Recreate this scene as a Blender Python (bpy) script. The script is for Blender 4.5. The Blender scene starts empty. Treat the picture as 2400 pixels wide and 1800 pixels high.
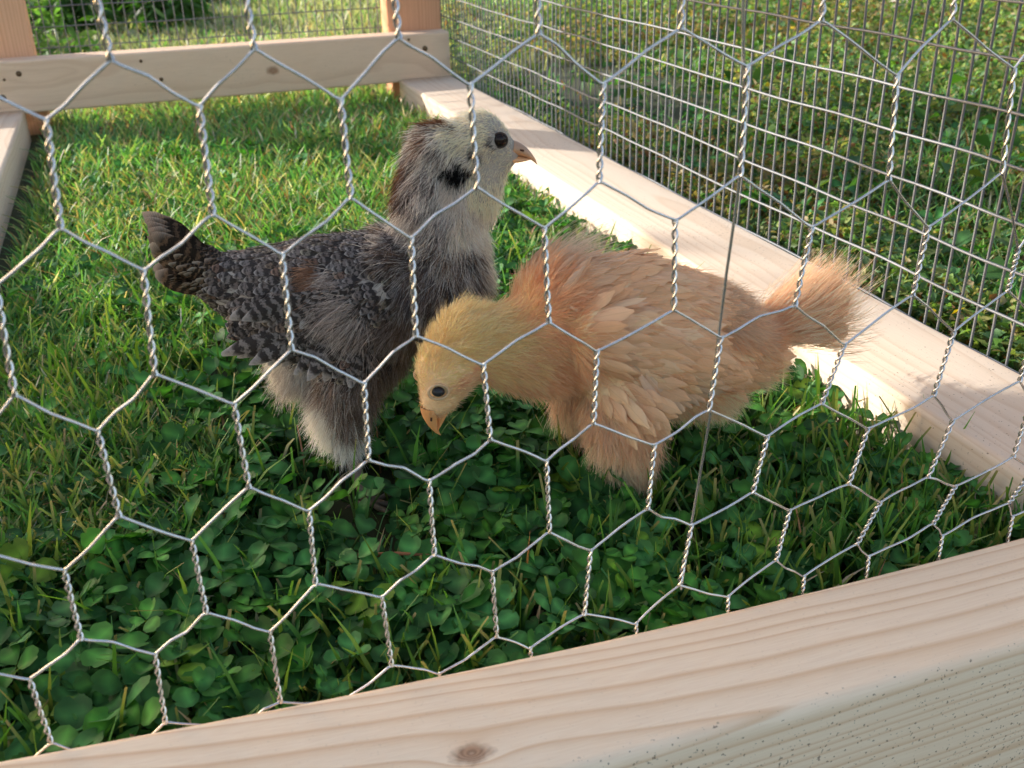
import bpy, math, random
import numpy as np
from mathutils import Vector, Matrix

# ------------------------------------------------------------------ camera, sky, sun, exposure
MM = 0.001
scn = bpy.context.scene
COL = scn.collection
cam_d = bpy.data.cameras.new("camera")
cam = bpy.data.objects.new("camera", cam_d)
COL.objects.link(cam)
R_ = Vector((0.94021, -0.33994, -0.02118)); U_ = Vector((0.16872, 0.41082, 0.89597)); F_ = Vector((0.29587, 0.84597, -0.44361))
CAMP = Vector((-0.40389, -0.46809, 0.26905))
m = Matrix(((R_.x, U_.x, -F_.x, CAMP.x), (R_.y, U_.y, -F_.y, CAMP.y), (R_.z, U_.z, -F_.z, CAMP.z), (0, 0, 0, 1)))
cam.matrix_world = m
cam_d.sensor_width = 36.0
cam_d.lens = 36.0 * 2354.6 / 2400.0
cam_d.clip_start = 0.01
cam_d.clip_end = 500
cam_d.dof.use_dof = True
cam_d.dof.focus_distance = 0.46
cam_d.dof.aperture_fstop = 24.0
scn.camera = cam

SUN_EL = math.radians(19.0)
SUN_H = Vector((-0.745, 0.667, 0.0)).normalized()          # towards the sun, on the ground
world = bpy.data.worlds.new("World"); scn.world = world
world.use_nodes = True
wn = world.node_tree.nodes; wl = world.node_tree.links
sky = wn.new("ShaderNodeTexSky"); sky.sky_type = 'NISHITA'
sky.sun_disc = False; sky.sun_elevation = SUN_EL
sky.sun_rotation = math.atan2(SUN_H.x, SUN_H.y) 
sky.air_density = 1.0; sky.dust_density = 2.0; sky.ozone_density = 0.6
wm = wn.new("ShaderNodeMix"); wm.data_type = 'RGBA'; wm.blend_type = 'MULTIPLY'; wm.inputs[0].default_value = 1.0
wl.new(sky.outputs[0], wm.inputs[6]); wm.inputs[7].default_value = (1.0, 0.91, 0.84, 1)
wl.new(wm.outputs[2], wn["Background"].inputs[0]); wn["Background"].inputs[1].default_value = 0.15
sun_d = bpy.data.lights.new("sun", 'SUN'); sun = bpy.data.objects.new("sun", sun_d); COL.objects.link(sun)
sun_d.energy = 3.5; sun_d.angle = math.radians(0.55); sun_d.color = (1.0, 0.95, 0.86)
sd = Vector((SUN_H.x * math.cos(SUN_EL), SUN_H.y * math.cos(SUN_EL), math.sin(SUN_EL)))
sun.rotation_euler = sd.to_track_quat('Z', 'Y').to_euler()
scn.view_settings.view_transform = 'Standard'; scn.view_settings.look = 'None'
scn.view_settings.gamma = 1.0; scn.view_settings.use_curve_mapping = False
scn.view_settings.exposure = 1.38
scn.render.engine = 'CYCLES'
scn.cycles.max_bounces = 8; scn.cycles.transparent_max_bounces = 4
scn.cycles.use_denoising = True

rng = np.random.default_rng(7)
random.seed(7)

# ------------------------------------------------------------------ helpers
def tag(o, label=None, cat=None, group=None, kind=None):
    if label: o["label"] = label
    if cat: o["category"] = cat
    if group: o["group"] = group
    if kind: o["kind"] = kind
    return o

def empty(name, loc=(0, 0, 0), rz=0.0):
    o = bpy.data.objects.new(name, None); o.empty_display_size = 0.02
    o.location = loc; o.rotation_euler = (0, 0, rz); COL.objects.link(o); return o

def link(name, me, mat=None, parent=None):
    o = bpy.data.objects.new(name, me); COL.objects.link(o)
    if mat is not None:
        if len(me.materials) == 0: me.materials.append(mat)
    if parent is not None: o.parent = parent
    return o

def np_mesh(name, V, faces, col=None, uv=None, smooth=True):
    """V (n,3); faces: list of (k, array(m,k)) or one array; col (n,3); uv (n,2) per vertex"""
    if not isinstance(faces, list): faces = [faces]
    me = bpy.data.meshes.new(name)
    V = np.asarray(V, np.float32)
    me.vertices.add(len(V)); me.vertices.foreach_set("co", V.ravel())
    idx = np.concatenate([np.asarray(f, np.int32).ravel() for f in faces])
    tot = np.concatenate([np.full(len(f), np.asarray(f).shape[1], np.int32) for f in faces])
    st = np.concatenate([[0], np.cumsum(tot)[:-1]]).astype(np.int32)
    me.loops.add(len(idx)); me.loops.foreach_set("vertex_index", idx)
    me.polygons.add(len(tot)); me.polygons.foreach_set("loop_start", st)
    me.update(calc_edges=True)
    if smooth: me.polygons.foreach_set("use_smooth", np.ones(len(tot), bool))
    if col is not None:
        a = me.attributes.new("Col", 'FLOAT_COLOR', 'POINT')
        c = np.ones((len(V), 4), np.float32); c[:, :3] = np.clip(col, 0, 1); a.data.foreach_set("color", c.ravel())
    if uv is not None:
        a = me.uv_layers.new(name="UVMap")
        a.data.foreach_set("uv", np.asarray(uv, np.float32)[idx].ravel())
    me.validate(verbose=False)
    return me

def nrm(v): return v / np.maximum(np.linalg.norm(v, axis=-1, keepdims=True), 1e-9)

def tube(pts, rad, k=8, caps=True):
    """swept tube; returns V, quads"""
    P = np.asarray(pts, float); n = len(P)
    r = np.broadcast_to(np.asarray(rad, float), (n,))
    T = nrm(np.gradient(P, axis=0))
    up = np.array([0, 0, 1.0]) if abs(T[0][2]) < 0.9 else np.array([1.0, 0, 0])
    N = np.zeros_like(P); N[0] = nrm(np.cross(T[0], up))
    for i in range(1, n):
        v = N[i - 1] - T[i] * np.dot(N[i - 1], T[i]); N[i] = nrm(v)
    B = np.cross(T, N)
    a = np.linspace(0, 2 * np.pi, k, endpoint=False)
    V = P[:, None, :] + r[:, None, None] * (np.cos(a)[None, :, None] * N[:, None, :] + np.sin(a)[None, :, None] * B[:, None, :])
    V = V.reshape(-1, 3)
    i = np.arange(n - 1)[:, None] * k; j = np.arange(k)[None, :]; j2 = (j + 1) % k
    Q = np.stack([i + j, i + j2, i + k + j2, i + k + j], -1).reshape(-1, 4)
    return V, Q

class Bag:
    def __init__(s): s.V = []; s.F = {}; s.C = []; s.U = []; s.n = 0
    def add(s, V, Q, col=None, uv=None):
        V = np.asarray(V, float); Q = np.asarray(Q); k = Q.shape[1]
        s.F.setdefault(k, []).append(Q + s.n); s.V.append(V); s.n += len(V)
        if col is not None: s.C.append(np.broadcast_to(np.asarray(col, float), (len(V), 3)))
        if uv is not None: s.U.append(uv)
    def mesh(s, name, smooth=True):
        return np_mesh(name, np.concatenate(s.V), [np.concatenate(f) for f in s.F.values()],
                       np.concatenate(s.C) if s.C else None, np.concatenate(s.U) if s.U else None, smooth)

def vnoise(P, scale, seed=0):
    """cheap smooth value noise on 2D points -> [0,1]"""
    r = np.random.default_rng(seed); G = r.random((64, 64))
    q = P * scale; i = np.floor(q).astype(int); f = q - i; f = f * f * (3 - 2 * f)
    a = G[i[:, 0] % 64, i[:, 1] % 64]; b = G[(i[:, 0] + 1) % 64, i[:, 1] % 64]
    c = G[i[:, 0] % 64, (i[:, 1] + 1) % 64]; d = G[(i[:, 0] + 1) % 64, (i[:, 1] + 1) % 64]
    return (a * (1 - f[:, 0]) + b * f[:, 0]) * (1 - f[:, 1]) + (c * (1 - f[:, 0]) + d * f[:, 0]) * f[:, 1]

# ------------------------------------------------------------------ materials
def mat_new(name):
    mt = bpy.data.materials.new(name); mt.use_nodes = True
    nt = mt.node_tree; b = nt.nodes["Principled BSDF"]
    return mt, nt, b

def N(nt, typ, **kw):
    n = nt.nodes.new(typ)
    for k, v in kw.items(): setattr(n, k, v)
    return n

def math_(nt, op, a, b=None, c=None):
    n = N(nt, "ShaderNodeMath", operation=op)
    for i, x in enumerate((a, b, c)):
        if x is None: continue
        if isinstance(x, (int, float)): n.inputs[i].default_value = x
        else: nt.links.new(x, n.inputs[i])
    return n.outputs[0]

def mixc(nt, fac, a, b, mode='MIX'):
    n = N(nt, "ShaderNodeMix", data_type='RGBA', blend_type=mode)
    for sock, x in ((n.inputs[0], fac), (n.inputs[6], a), (n.inputs[7], b)):
        if isinstance(x, (int, float)): sock.default_value = x
        elif isinstance(x, tuple): sock.default_value = (*x, 1)
        else: nt.links.new(x, sock)
    return n.outputs[2]

def leaf_mat(name, trans=0.35, rough=0.5, spec=0.4, tint=(1, 1, 1)):
    mt, nt, b = mat_new(name)
    at = N(nt, "ShaderNodeAttribute", attribute_name="Col")
    c = mixc(nt, 1.0, at.outputs[0], tint, 'MULTIPLY')
    nt.links.new(c, b.inputs["Base Color"]); b.inputs["Roughness"].default_value = rough
    b.inputs["Specular IOR Level"].default_value = spec
    t = N(nt, "ShaderNodeBsdfTranslucent")
    c2 = mixc(nt, 1.0, c, (1.25, 1.35, 0.55), 'MULTIPLY')
    nt.links.new(c2, t.inputs[0])
    ms = N(nt, "ShaderNodeMixShader"); ms.inputs[0].default_value = trans
    nt.links.new(b.outputs[0], ms.inputs[1]); nt.links.new(t.outputs[0], ms.inputs[2])
    nt.links.new(ms.outputs[0], nt.nodes["Material Output"].inputs[0])
    return mt

def wood_mat(name, light=(0.72, 0.56, 0.42), dark=(0.52, 0.33, 0.20), off=(0.0, 0.03, -0.09), freq=420.0, knots=(), tint=None, dirt=0.0, wob=0.006, contrast=1.0, face=None):
    """pine: growth rings around a pith line running along the board (local X), knots, fine fibres"""
    mt, nt, b = mat_new(name); L = nt.links
    tc = N(nt, "ShaderNodeTexCoord"); sx = N(nt, "ShaderNodeSeparateXYZ")
    L.new(tc.outputs["Object"], sx.inputs[0])
    # slow wobble along the length
    mp = N(nt, "ShaderNodeMapping"); mp.inputs["Scale"].default_value = (5.0, 14.0, 14.0); mp.inputs["Location"].default_value = off
    L.new(tc.outputs["Object"], mp.inputs[0])
    nz = N(nt, "ShaderNodeTexNoise"); nz.inputs["Scale"].default_value = 1.0; nz.inputs["Detail"].default_value = 2.0
    L.new(mp.outputs[0], nz.inputs[0])
    w = math_(nt, 'MULTIPLY', math_(nt, 'SUBTRACT', nz.outputs[0], 0.5), wob * 2)
    y = math_(nt, 'ADD', sx.outputs[1], off[1]); z = math_(nt, 'ADD', sx.outputs[2], off[2])
    y = math_(nt, 'ADD', y, math_(nt, 'MULTIPLY', sx.outputs[0], 0.012))
    r = math_(nt, 'SQRT', math_(nt, 'ADD', math_(nt, 'POWER', math_(nt, 'ABSOLUTE', y), 2.0), math_(nt, 'POWER', math_(nt, 'ABSOLUTE', z), 2.0)))
    r = math_(nt, 'ADD', r, w)
    kmask = None
    for (kx, ky, kz, kr) in knots:
        vd = N(nt, "ShaderNodeVectorMath", operation='SUBTRACT'); L.new(tc.outputs["Object"], vd.inputs[0]); vd.inputs[1].default_value = (kx, ky, kz)
        vs = N(nt, "ShaderNodeVectorMath", operation='MULTIPLY'); L.new(vd.outputs[0], vs.inputs[0]); vs.inputs[1].default_value = (0.62, 1, 1)
        ln = N(nt, "ShaderNodeVectorMath", operation='LENGTH'); L.new(vs.outputs[0], ln.inputs[0])
        g = math_(nt, 'POWER', 2.718, math_(nt, 'MULTIPLY', math_(nt, 'DIVIDE', ln.outputs["Value"], kr), -0.9))
        r = math_(nt, 'ADD', r, math_(nt, 'MULTIPLY', g, kr * 1.9))
        k1 = N(nt, "ShaderNodeMapRange"); k1.inputs["From Min"].default_value = kr * 1.15; k1.inputs["From Max"].default_value = kr * 0.55
        nk = N(nt, "ShaderNodeTexNoise"); nk.inputs["Scale"].default_value = 350; L.new(tc.outputs["Object"], nk.inputs[0])
        L.new(math_(nt, 'ADD', ln.outputs["Value"], math_(nt, 'MULTIPLY', math_(nt, 'SUBTRACT', nk.outputs[0], 0.5), kr * 0.7)), k1.inputs["Value"])
        kmask = k1.outputs[0] if kmask is None else math_(nt, 'MAXIMUM', kmask, k1.outputs[0])
    # ring profile: slow ramp, sharp late wood; ring spacing varies
    nz2 = N(nt, "ShaderNodeTexNoise"); nz2.noise_dimensions = '1D'; nz2.inputs["Scale"].default_value = 60.0
    L.new(r, nz2.inputs["W"])
    ph = math_(nt, 'ADD', math_(nt, 'MULTIPLY', r, freq), math_(nt, 'MULTIPLY', nz2.outputs[0], 3.0))
    fr = math_(nt, 'FRACT', ph)
    ring = math_(nt, 'POWER', fr, 3.5)
    edge = N(nt, "ShaderNodeMapRange"); edge.inputs["From Min"].default_value = 1.0; edge.inputs["From Max"].default_value = 0.86
    L.new(fr, edge.inputs["Value"]); ring = math_(nt, 'MULTIPLY', ring, edge.outputs[0])
    ring = math_(nt, 'MULTIPLY', ring, 0.95 * contrast)
    # fibres
    mf = N(nt, "ShaderNodeMapping"); mf.inputs["Scale"].default_value = (60, 1500, 1500); L.new(tc.outputs["Object"], mf.inputs[0])
    nf = N(nt, "ShaderNodeTexNoise"); nf.inputs["Scale"].default_value = 1.0; nf.inputs["Detail"].default_value = 3.0; L.new(mf.outputs[0], nf.inputs[0])
    np_ = N(nt, "ShaderNodeTexNoise"); np_.inputs["Scale"].default_value = 9.0; L.new(tc.outputs["Object"], np_.inputs[0])
    c = mixc(nt, ring, light, dark)
    c = mixc(nt, math_(nt, 'MULTIPLY', np_.outputs[0], 0.35), c, (light[0] * 0.92, light[1] * 0.78, light[2] * 0.66))
    c = mixc(nt, math_(nt, 'MULTIPLY', math_(nt, 'SUBTRACT', nf.outputs[0], 0.35), 0.5), c, (dark[0] * 0.95, dark[1] * 0.95, dark[2] * 0.95))
    if kmask is not None:
        kr_ = math_(nt, 'MULTIPLY', math_(nt, 'ADD', math_(nt, 'SINE', math_(nt, 'MULTIPLY', r, 5200.0)), 1.0), 0.5)
        kc = mixc(nt, kr_, (0.40, 0.22, 0.13), (0.20, 0.10, 0.055))
        c = mixc(nt, math_(nt, 'MULTIPLY', kmask, 0.8), c, kc)
    # specks of dirt and sawdust
    ns = N(nt, "ShaderNodeTexNoise"); ns.inputs["Scale"].default_value = 780.0; ns.inputs["Detail"].default_value = 1.0; L.new(tc.outputs["Object"], ns.inputs[0])
    nb = N(nt, "ShaderNodeTexNoise"); nb.inputs["Scale"].default_value = 14.0; L.new(tc.outputs["Object"], nb.inputs[0])
    sp = N(nt, "ShaderNodeMapRange"); sp.inputs["From Min"].default_value = 0.74 - dirt * 0.09; sp.inputs["From Max"].default_value = 0.80 - dirt * 0.09
    L.new(math_(nt, 'ADD', ns.outputs[0], math_(nt, 'MULTIPLY', math_(nt, 'SUBTRACT', nb.outputs[0], 0.5), 0.25)), sp.inputs["Value"])
    spk = math_(nt, 'MULTIPLY', sp.outputs[0], 0.75)
    if face is not None:      # grit splashed mostly on one face of the board
        fm = N(nt, "ShaderNodeMapRange"); fm.inputs["From Min"].default_value = face + 0.002; fm.inputs["From Max"].default_value = face; fm.inputs["To Min"].default_value = 0.12
        L.new(sx.outputs[1], fm.inputs["Value"]); spk = math_(nt, 'MULTIPLY', spk, fm.outputs[0])
    c = mixc(nt, spk, c, (0.12, 0.08, 0.06))
    if tint: c = mixc(nt, 1.0, c, tint, 'MULTIPLY')
    L.new(c, b.inputs["Base Color"]); b.inputs["Roughness"].default_value = 0.8; b.inputs["Specular IOR Level"].default_value = 0.15
    bp = N(nt, "ShaderNodeBump"); bp.inputs["Strength"].default_value = 0.25; bp.inputs["Distance"].default_value = 0.0004
    L.new(math_(nt, 'ADD', nf.outputs[0], math_(nt, 'MULTIPLY', ring, 0.4)), bp.inputs["Height"]); L.new(bp.outputs[0], b.inputs["Normal"])
    return mt

def metal_mat(name, col=(0.62, 0.63, 0.65), rough=0.32, grime=0.3):
    mt, nt, b = mat_new(name)
    tc = N(nt, "ShaderNodeTexCoord"); nz = N(nt, "ShaderNodeTexNoise"); nz.inputs["Scale"].default_value = 260
    nt.links.new(tc.outputs["Object"], nz.inputs[0])
    c = mixc(nt, math_(nt, 'MULTIPLY', nz.outputs[0], grime), col, (col[0] * 0.45, col[1] * 0.43, col[2] * 0.4))
    nt.links.new(c, b.inputs["Base Color"]); b.inputs["Metallic"].default_value = 0.9
    b.inputs["Roughness"].default_value = rough
    return mt

M_HEX = metal_mat("galvanised_hex", (0.78, 0.78, 0.80), 0.17, 0.6)
M_WELD = metal_mat("galvanised_weld", (0.22, 0.23, 0.25), 0.68, 0.35)
M_GRASS = leaf_mat("grass_blade", 0.40, 0.5, 0.25)
M_CLOVER = leaf_mat("clover_leaf", 0.26, 0.6, 0.22, (0.88, 1.0, 0.98))

# ------------------------------------------------------------------ ground
def ground():
    n = 60
    xs = np.concatenate([-np.geomspace(60, 0.2565, 24), np.linspace(-0.226, 0.15, 7), np.geomspace(0.2, 60, 24)])
    X, Y = np.meshgrid(xs, xs); V = np.stack([X.ravel(), Y.ravel(), np.zeros(X.size)], 1)
    V[:, 2] = np.where(V[:, 1] < -0.24, -0.09, 0.0)
    k = len(xs); i = (np.arange(k - 1)[:, None] * k + np.arange(k - 1)[None, :]).ravel()
    Q = np.stack([i, i + 1, i + k + 1, i + k], 1)
    mt, nt, b = mat_new("soil"); L = nt.links
    tc = N(nt, "ShaderNodeTexCoord")
    n1 = N(nt, "ShaderNodeTexNoise"); n1.inputs["Scale"].default_value = 60; n1.inputs["Detail"].default_value = 6; L.new(tc.outputs["Object"], n1.inputs[0])
    n2 = N(nt, "ShaderNodeTexNoise"); n2.inputs["Scale"].default_value = 3.0; n2.inputs["Detail"].default_value = 4; L.new(tc.outputs["Object"], n2.inputs[0])
    c = mixc(nt, n1.outputs[0], (0.012, 0.016, 0.006), (0.045, 0.042, 0.018))
    c = mixc(nt, math_(nt, 'MULTIPLY', n2.outputs[0], 0.6), c, (0.05, 0.075, 0.018))
    L.new(c, b.inputs["Base Color"]); b.inputs["Roughness"].default_value = 0.95
    o = link("ground", np_mesh("ground", V, Q), mt); tag(o, kind="structure")
ground()

PEN_X0, PEN_X1, PEN_Y0, PEN_Y1 = -0.526, -0.075, -0.213, 1.0
def on_wood(P, pad=0.002):
    x, y = P[:, 0], P[:, 1]
    r = (x > -0.602 - pad) & (x < -0.526 + pad) & (y < 0.985) & (y > -0.27)
    r |= (x > -0.0755 - pad) & (x < 0.003 + pad) & (y < 0.985) & (y > -0.27)
    r |= (y > -0.276 - pad) & (y < -0.2165 + pad) & (x > -0.8) & (x < 0.2)
    return r

def sample_ground(n, rmin, rmax, power, a0=-20, a1=62):
    """points spread round where the lawn is seen from, denser near, degrees from +Y"""
    u = rng.random(n)
    if power == 1: r = rmin * (rmax / rmin) ** u
    else: r = (rmin ** (1 - power) + u * (rmax ** (1 - power) - rmin ** (1 - power))) ** (1 / (1 - power))
    a = np.radians(a0 + (a1 - a0) * rng.random(n))
    P = np.stack([CAMP.x + r * np.sin(a), CAMP.y + r * np.cos(a)], 1)
    return P, r

GREENS = np.array([[0.055, 0.145, 0.022], [0.075, 0.165, 0.025], [0.10, 0.17, 0.03], [0.045, 0.12, 0.03], [0.14, 0.185, 0.04], [0.05, 0.13, 0.035]])
STRAW = np.array([[0.34, 0.28, 0.13], [0.26, 0.19, 0.08], [0.20, 0.10, 0.04], [0.42, 0.38, 0.22]])

def blades(P, h, w, lean, col, z0=0.0):
    """vectorised tapering, bent blades; 8 verts, 3 quads"""
    n = len(P); az = rng.random(n) * 2 * np.pi; laz = rng.random(n) * 2 * np.pi
    d = np.stack([np.cos(az), np.sin(az), np.zeros(n)], 1) * (w / 2)[:, None]
    ld = np.stack([np.cos(laz), np.sin(laz)], 1)
    V = np.zeros((n, 8, 3)); C = np.zeros((n, 8, 3))
    cut = rng.random(n) < 0.45
    for i, t in enumerate((0, 0.38, 0.72, 1.0)):
        wid = (1.0, 0.95, 0.75, 0.0)[i] if i < 3 else np.where(cut, 0.55, 0.08)
        off = lean * h * (t ** 1.8)
        c = np.stack([P[:, 0] + ld[:, 0] * off, P[:, 1] + ld[:, 1] * off, z0 + h * t * np.sqrt(np.maximum(1 - (lean * t) ** 2 * 0.55, 0.05))], 1)
        ww = np.broadcast_to(np.asarray(wid, float), (n,))[:, None]
        V[:, 2 * i] = c - d * ww; V[:, 2 * i + 1] = c + d * ww
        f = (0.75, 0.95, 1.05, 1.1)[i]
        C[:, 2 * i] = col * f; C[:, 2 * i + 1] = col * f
    tip = cut & (rng.random(n) < 0.6)
    C[tip, 6:8] = np.array([0.30, 0.25, 0.12])
    b = np.arange(n)[:, None] * 8
    Q = np.concatenate([b + np.array([[0, 1, 3, 2]]), b + np.array([[2, 3, 5, 4]]), b + np.array([[4, 5, 7, 6]])])
    return V.reshape(-1, 3), Q, C.reshape(-1, 3)

def pick_cols(n, straw=0.06, P=None, seed=3):
    c = GREENS[rng.integers(0, len(GREENS), n)] * (0.75 + 0.5 * rng.random((n, 1)))
    s = rng.random(n) < straw
    c[s] = STRAW[rng.integers(0, len(STRAW), s.sum())] * (0.7 + 0.5 * rng.random((s.sum(), 1)))
    if P is not None:
        v = vnoise(P, 6.0, seed)[:, None]; c = c * (0.75 + 0.5 * v)
    return c

def grass():
    bag = Bag()
    # the lawn inside the pen and round it
    P, r = sample_ground(230000, 0.22, 5.2, 1.25)
    inside = (P[:, 0] > -0.60) & (P[:, 0] < 0.0) & (P[:, 1] < 0.98)
    right = (P[:, 0] > 0.0)
    v = vnoise(P, 7.0, 11)
    near_clover = inside & (P[:, 1] < 0.12 + 0.2 * v) & ((P[:, 0] > -0.46 + 0.1 * v) | (P[:, 1] < -0.08))
    bare = right & (np.hypot((P[:, 0] - 0.20) / 0.14, (P[:, 1] - 0.86) / 0.30) < 0.7 + 0.5 * v)
    keep = ~on_wood(P) & (P[:, 1] > -0.22)
    keep &= ~(near_clover & (rng.random(len(P)) < 0.945))
    keep &= np.hypot(P[:, 0] + 0.334, P[:, 1] + 0.065) > 0.024
    keep &= ~(bare & (rng.random(len(P)) < 0.9))
    weedy = right & (P[:, 1] < 1.9 - 0.2 * P[:, 0])
    keep &= ~(weedy & (rng.random(len(P)) < 0.45))
    P, r, v = P[keep], r[keep], v[keep]; right = right[keep]; near_clover = near_clover[keep]
    n = len(P)
    far = np.clip((r - 1.0) / 3.0, 0, 1)
    h = (0.014 + 0.016 * rng.random(n)) * (0.75 + 0.5 * v) + far * 0.012
    h = np.where(near_clover, h * 0.95, h)
    w = (0.0013 + 0.0012 * rng.random(n)) * (1 + far * 2.2)
    col = pick_cols(n, 0.05, P) * np.array([1.95, 1.98, 3.0])
    sw = (rng.random(n) < 0.12) & (P[:, 1] > 0.35); col[sw] = STRAW[rng.integers(0, 4, sw.sum())] * 1.2
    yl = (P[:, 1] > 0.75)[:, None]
    bk = ((P[:, 1] > 0.98) & (P[:, 0] < 0.35) & (rng.random(n) < 0.7)); col[bk] = np.array([0.34, 0.38, 0.20]) * (0.6 + 0.6 * rng.random((bk.sum(), 1)))  # lawn behind the pen: sunlit look put into the blade colour
    col = np.where(yl, col * np.array([1.25, 1.15, 1.35]), col)  # far blades brightened too, sunlight painted into their colour
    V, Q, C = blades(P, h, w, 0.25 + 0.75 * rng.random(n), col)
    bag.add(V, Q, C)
    # a few long fine blades among the clover and tufts in the corner near the front rail
    n = 560
    P = np.stack([-0.53 + 0.455 * rng.random(n), -0.212 + 0.45 * rng.random(n)], 1)
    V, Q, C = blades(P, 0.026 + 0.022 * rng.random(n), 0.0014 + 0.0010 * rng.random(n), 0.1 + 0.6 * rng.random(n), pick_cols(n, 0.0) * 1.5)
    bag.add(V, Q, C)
    for (cx, cy, sx, sy, n) in ((-0.345, -0.185, 0.035, 0.022, 150), (-0.14, -0.13, 0.05, 0.05, 750), (-0.18, -0.18, 0.05, 0.02, 220), (-0.47, 0.03, 0.04, 0.08, 500), (-0.11, -0.19, 0.04, 0.03, 300), (-0.50, -0.05, 0.02, 0.1, 250), (-0.24, -0.15, 0.05, 0.05, 120)):
        P = np.stack([cx + sx * rng.normal(size=n), cy + sy * rng.normal(size=n)], 1)
        P = P[~on_wood(P) & (np.hypot(P[:, 0] + 0.335, P[:, 1] + 0.07) > 0.03) & (P[:, 1] > -0.21) & (P[:, 0] < -0.08) & (P[:, 0] > -0.522)]
        k = len(P)
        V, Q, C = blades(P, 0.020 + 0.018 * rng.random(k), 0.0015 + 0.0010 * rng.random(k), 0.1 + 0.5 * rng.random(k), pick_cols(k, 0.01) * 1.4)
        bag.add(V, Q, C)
    o = link("grass", bag.mesh("grass"), M_GRASS)
    tag(o, "short mown green grass with straw tips inside and around the pen", "grass", kind="stuff")
grass()

# ------------------------------------------------------------------ clover
def leaflet(L, W, fold, cup):
    """obovate leaflet along +X, 2 x 5 grid folded on the midrib -> V (15,3), Q, shade"""
    t = np.array([0.0, 0.20, 0.48, 0.78, 0.98]); wf = np.array([0.06, 0.60, 1.0, 0.96, 0.46])
    V = []; S = []
    for s in (-1, -0.5, 0, 0.5, 1):
        for ti, wi in zip(t, wf):
            tt = ti + (0.04 if abs(s) > 0 and ti > 0.9 else (-0.085 if ti > 0.9 else 0))
            V.append((tt * L, s * wi * W / 2, abs(s) * wi * W / 2 * fold - cup * (ti ** 2) * L))
            S.append(1.0 + 0.12 * (s == 0) + 1.0 * (0.35 < ti < 0.6) * (abs(s) < 0.75))
    V = np.array(V); Q = []
    for a in range(4):
        for b in range(4): Q.append((a * 5 + b, a * 5 + b + 1, (a + 1) * 5 + b + 1, (a + 1) * 5 + b))
    return V, np.array(Q), np.array(S)

def clover_patch(P, hmin, hmax, smin, smax, tint=1.0, name="clover"):
    bag = Bag()
    LV, LQ, LS = leaflet(1.0, 0.90, 0.26, 0.10)
    V2, _, _ = leaflet(1.0, 0.92, 0.55, -0.08)
    for (x, y) in P:
        h = hmin + (hmax - hmin) * random.random(); s = smin + (smax - smin) * random.random()
        base = np.array([x + random.gauss(0, 0.006), y + random.gauss(0, 0.006), 0.0]); top = np.array([x, y, h])
        az = random.random() * 6.28
        tilt = Matrix.Rotation(random.gauss(0, 0.32), 3, 'X') @ Matrix.Rotation(random.gauss(0, 0.32), 3, 'Y')
        cs = GREENS[[0, 3, 5][random.randrange(3)]] * (0.50 + 0.75 * random.random()) * tint * np.array([0.84, 0.96, 0.95])
        if random.random() < 0.03: cs = np.array([0.13, 0.22, 0.02]) * (0.7 + 0.5 * random.random())
        for k in range(3):
            rot = np.array(tilt @ Matrix.Rotation(az + k * 2.094 + random.gauss(0, 0.10), 3, 'Z') @ Matrix.Rotation(random.gauss(-0.12, 0.22), 3, 'Y'))
            base_l = V2 if random.random() < 0.25 else LV
            q = base_l * s * np.array([1, random.uniform(0.86, 1.06), 1]); q[:, 0] += s * 0.06
            bag.add(q @ rot.T + top, LQ, (LS[:, None] * cs[None, :]) * random.uniform(0.85, 1.15))
        st = np.array([base, base * 0.5 + top * 0.5 + np.array([0, 0, h * 0.12]), top])
        V, Q = tube(st, 0.0006, 4); bag.add(V, Q, np.array([0.11, 0.17, 0.04]))
    return bag

def in_clear(x, y, r):
    f = min(max((y + 0.030) / -0.085, 0), 1); return math.hypot(x - (-0.326 - 0.020 * f), y - (-0.030 - 0.085 * f)) < r
def clover():
    pts = []
    while len(pts) < 2400:
        x = random.uniform(-0.55, -0.078); y = random.uniform(-0.212, 0.34)
        if y > 0.06 + 0.30 * (x + 0.53) and random.random() < 0.8: continue
        if x < -0.44 and y > -0.08 and random.random() < 0.7: continue
        if x > -0.24 and y < 0.0 and random.random() < 0.35: continue
        if -0.60 < x < -0.527: continue
        if in_clear(x, y, 0.017) and random.random() < 0.75: continue
        pts.append((x, y))
    bag = clover_patch(pts, 0.006, 0.024, 0.0062, 0.0130, 1.30)
    # along the side rail and scattered in the lawn
    p2 = [(random.uniform(-0.16, -0.079), random.uniform(0.0, 0.5)) for _ in range(230)]
    p2 += [(random.uniform(-0.51, -0.1), random.uniform(0.3, 0.75)) for _ in range(170)]
    b2 = clover_patch(p2, 0.008, 0.022, 0.006, 0.010, 1.1)
    b3 = clover_patch([(random.uniform(0.01, 0.55), random.uniform(-0.15, 0.9)) for _ in range(420)], 0.006, 0.03, 0.008, 0.015, 1.0)
    for b in (b2, b3):
        for k, f in b.F.items(): bag.F.setdefault(k, []).extend([q + bag.n for q in f])
        bag.V += b.V; bag.C += b.C; bag.n += b.n
    o = link("clover", bag.mesh("clover"), M_CLOVER)
    tag(o, "dark green three-leaved clover covering the shaded ground of the pen", "clover", kind="stuff")
clover()

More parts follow.
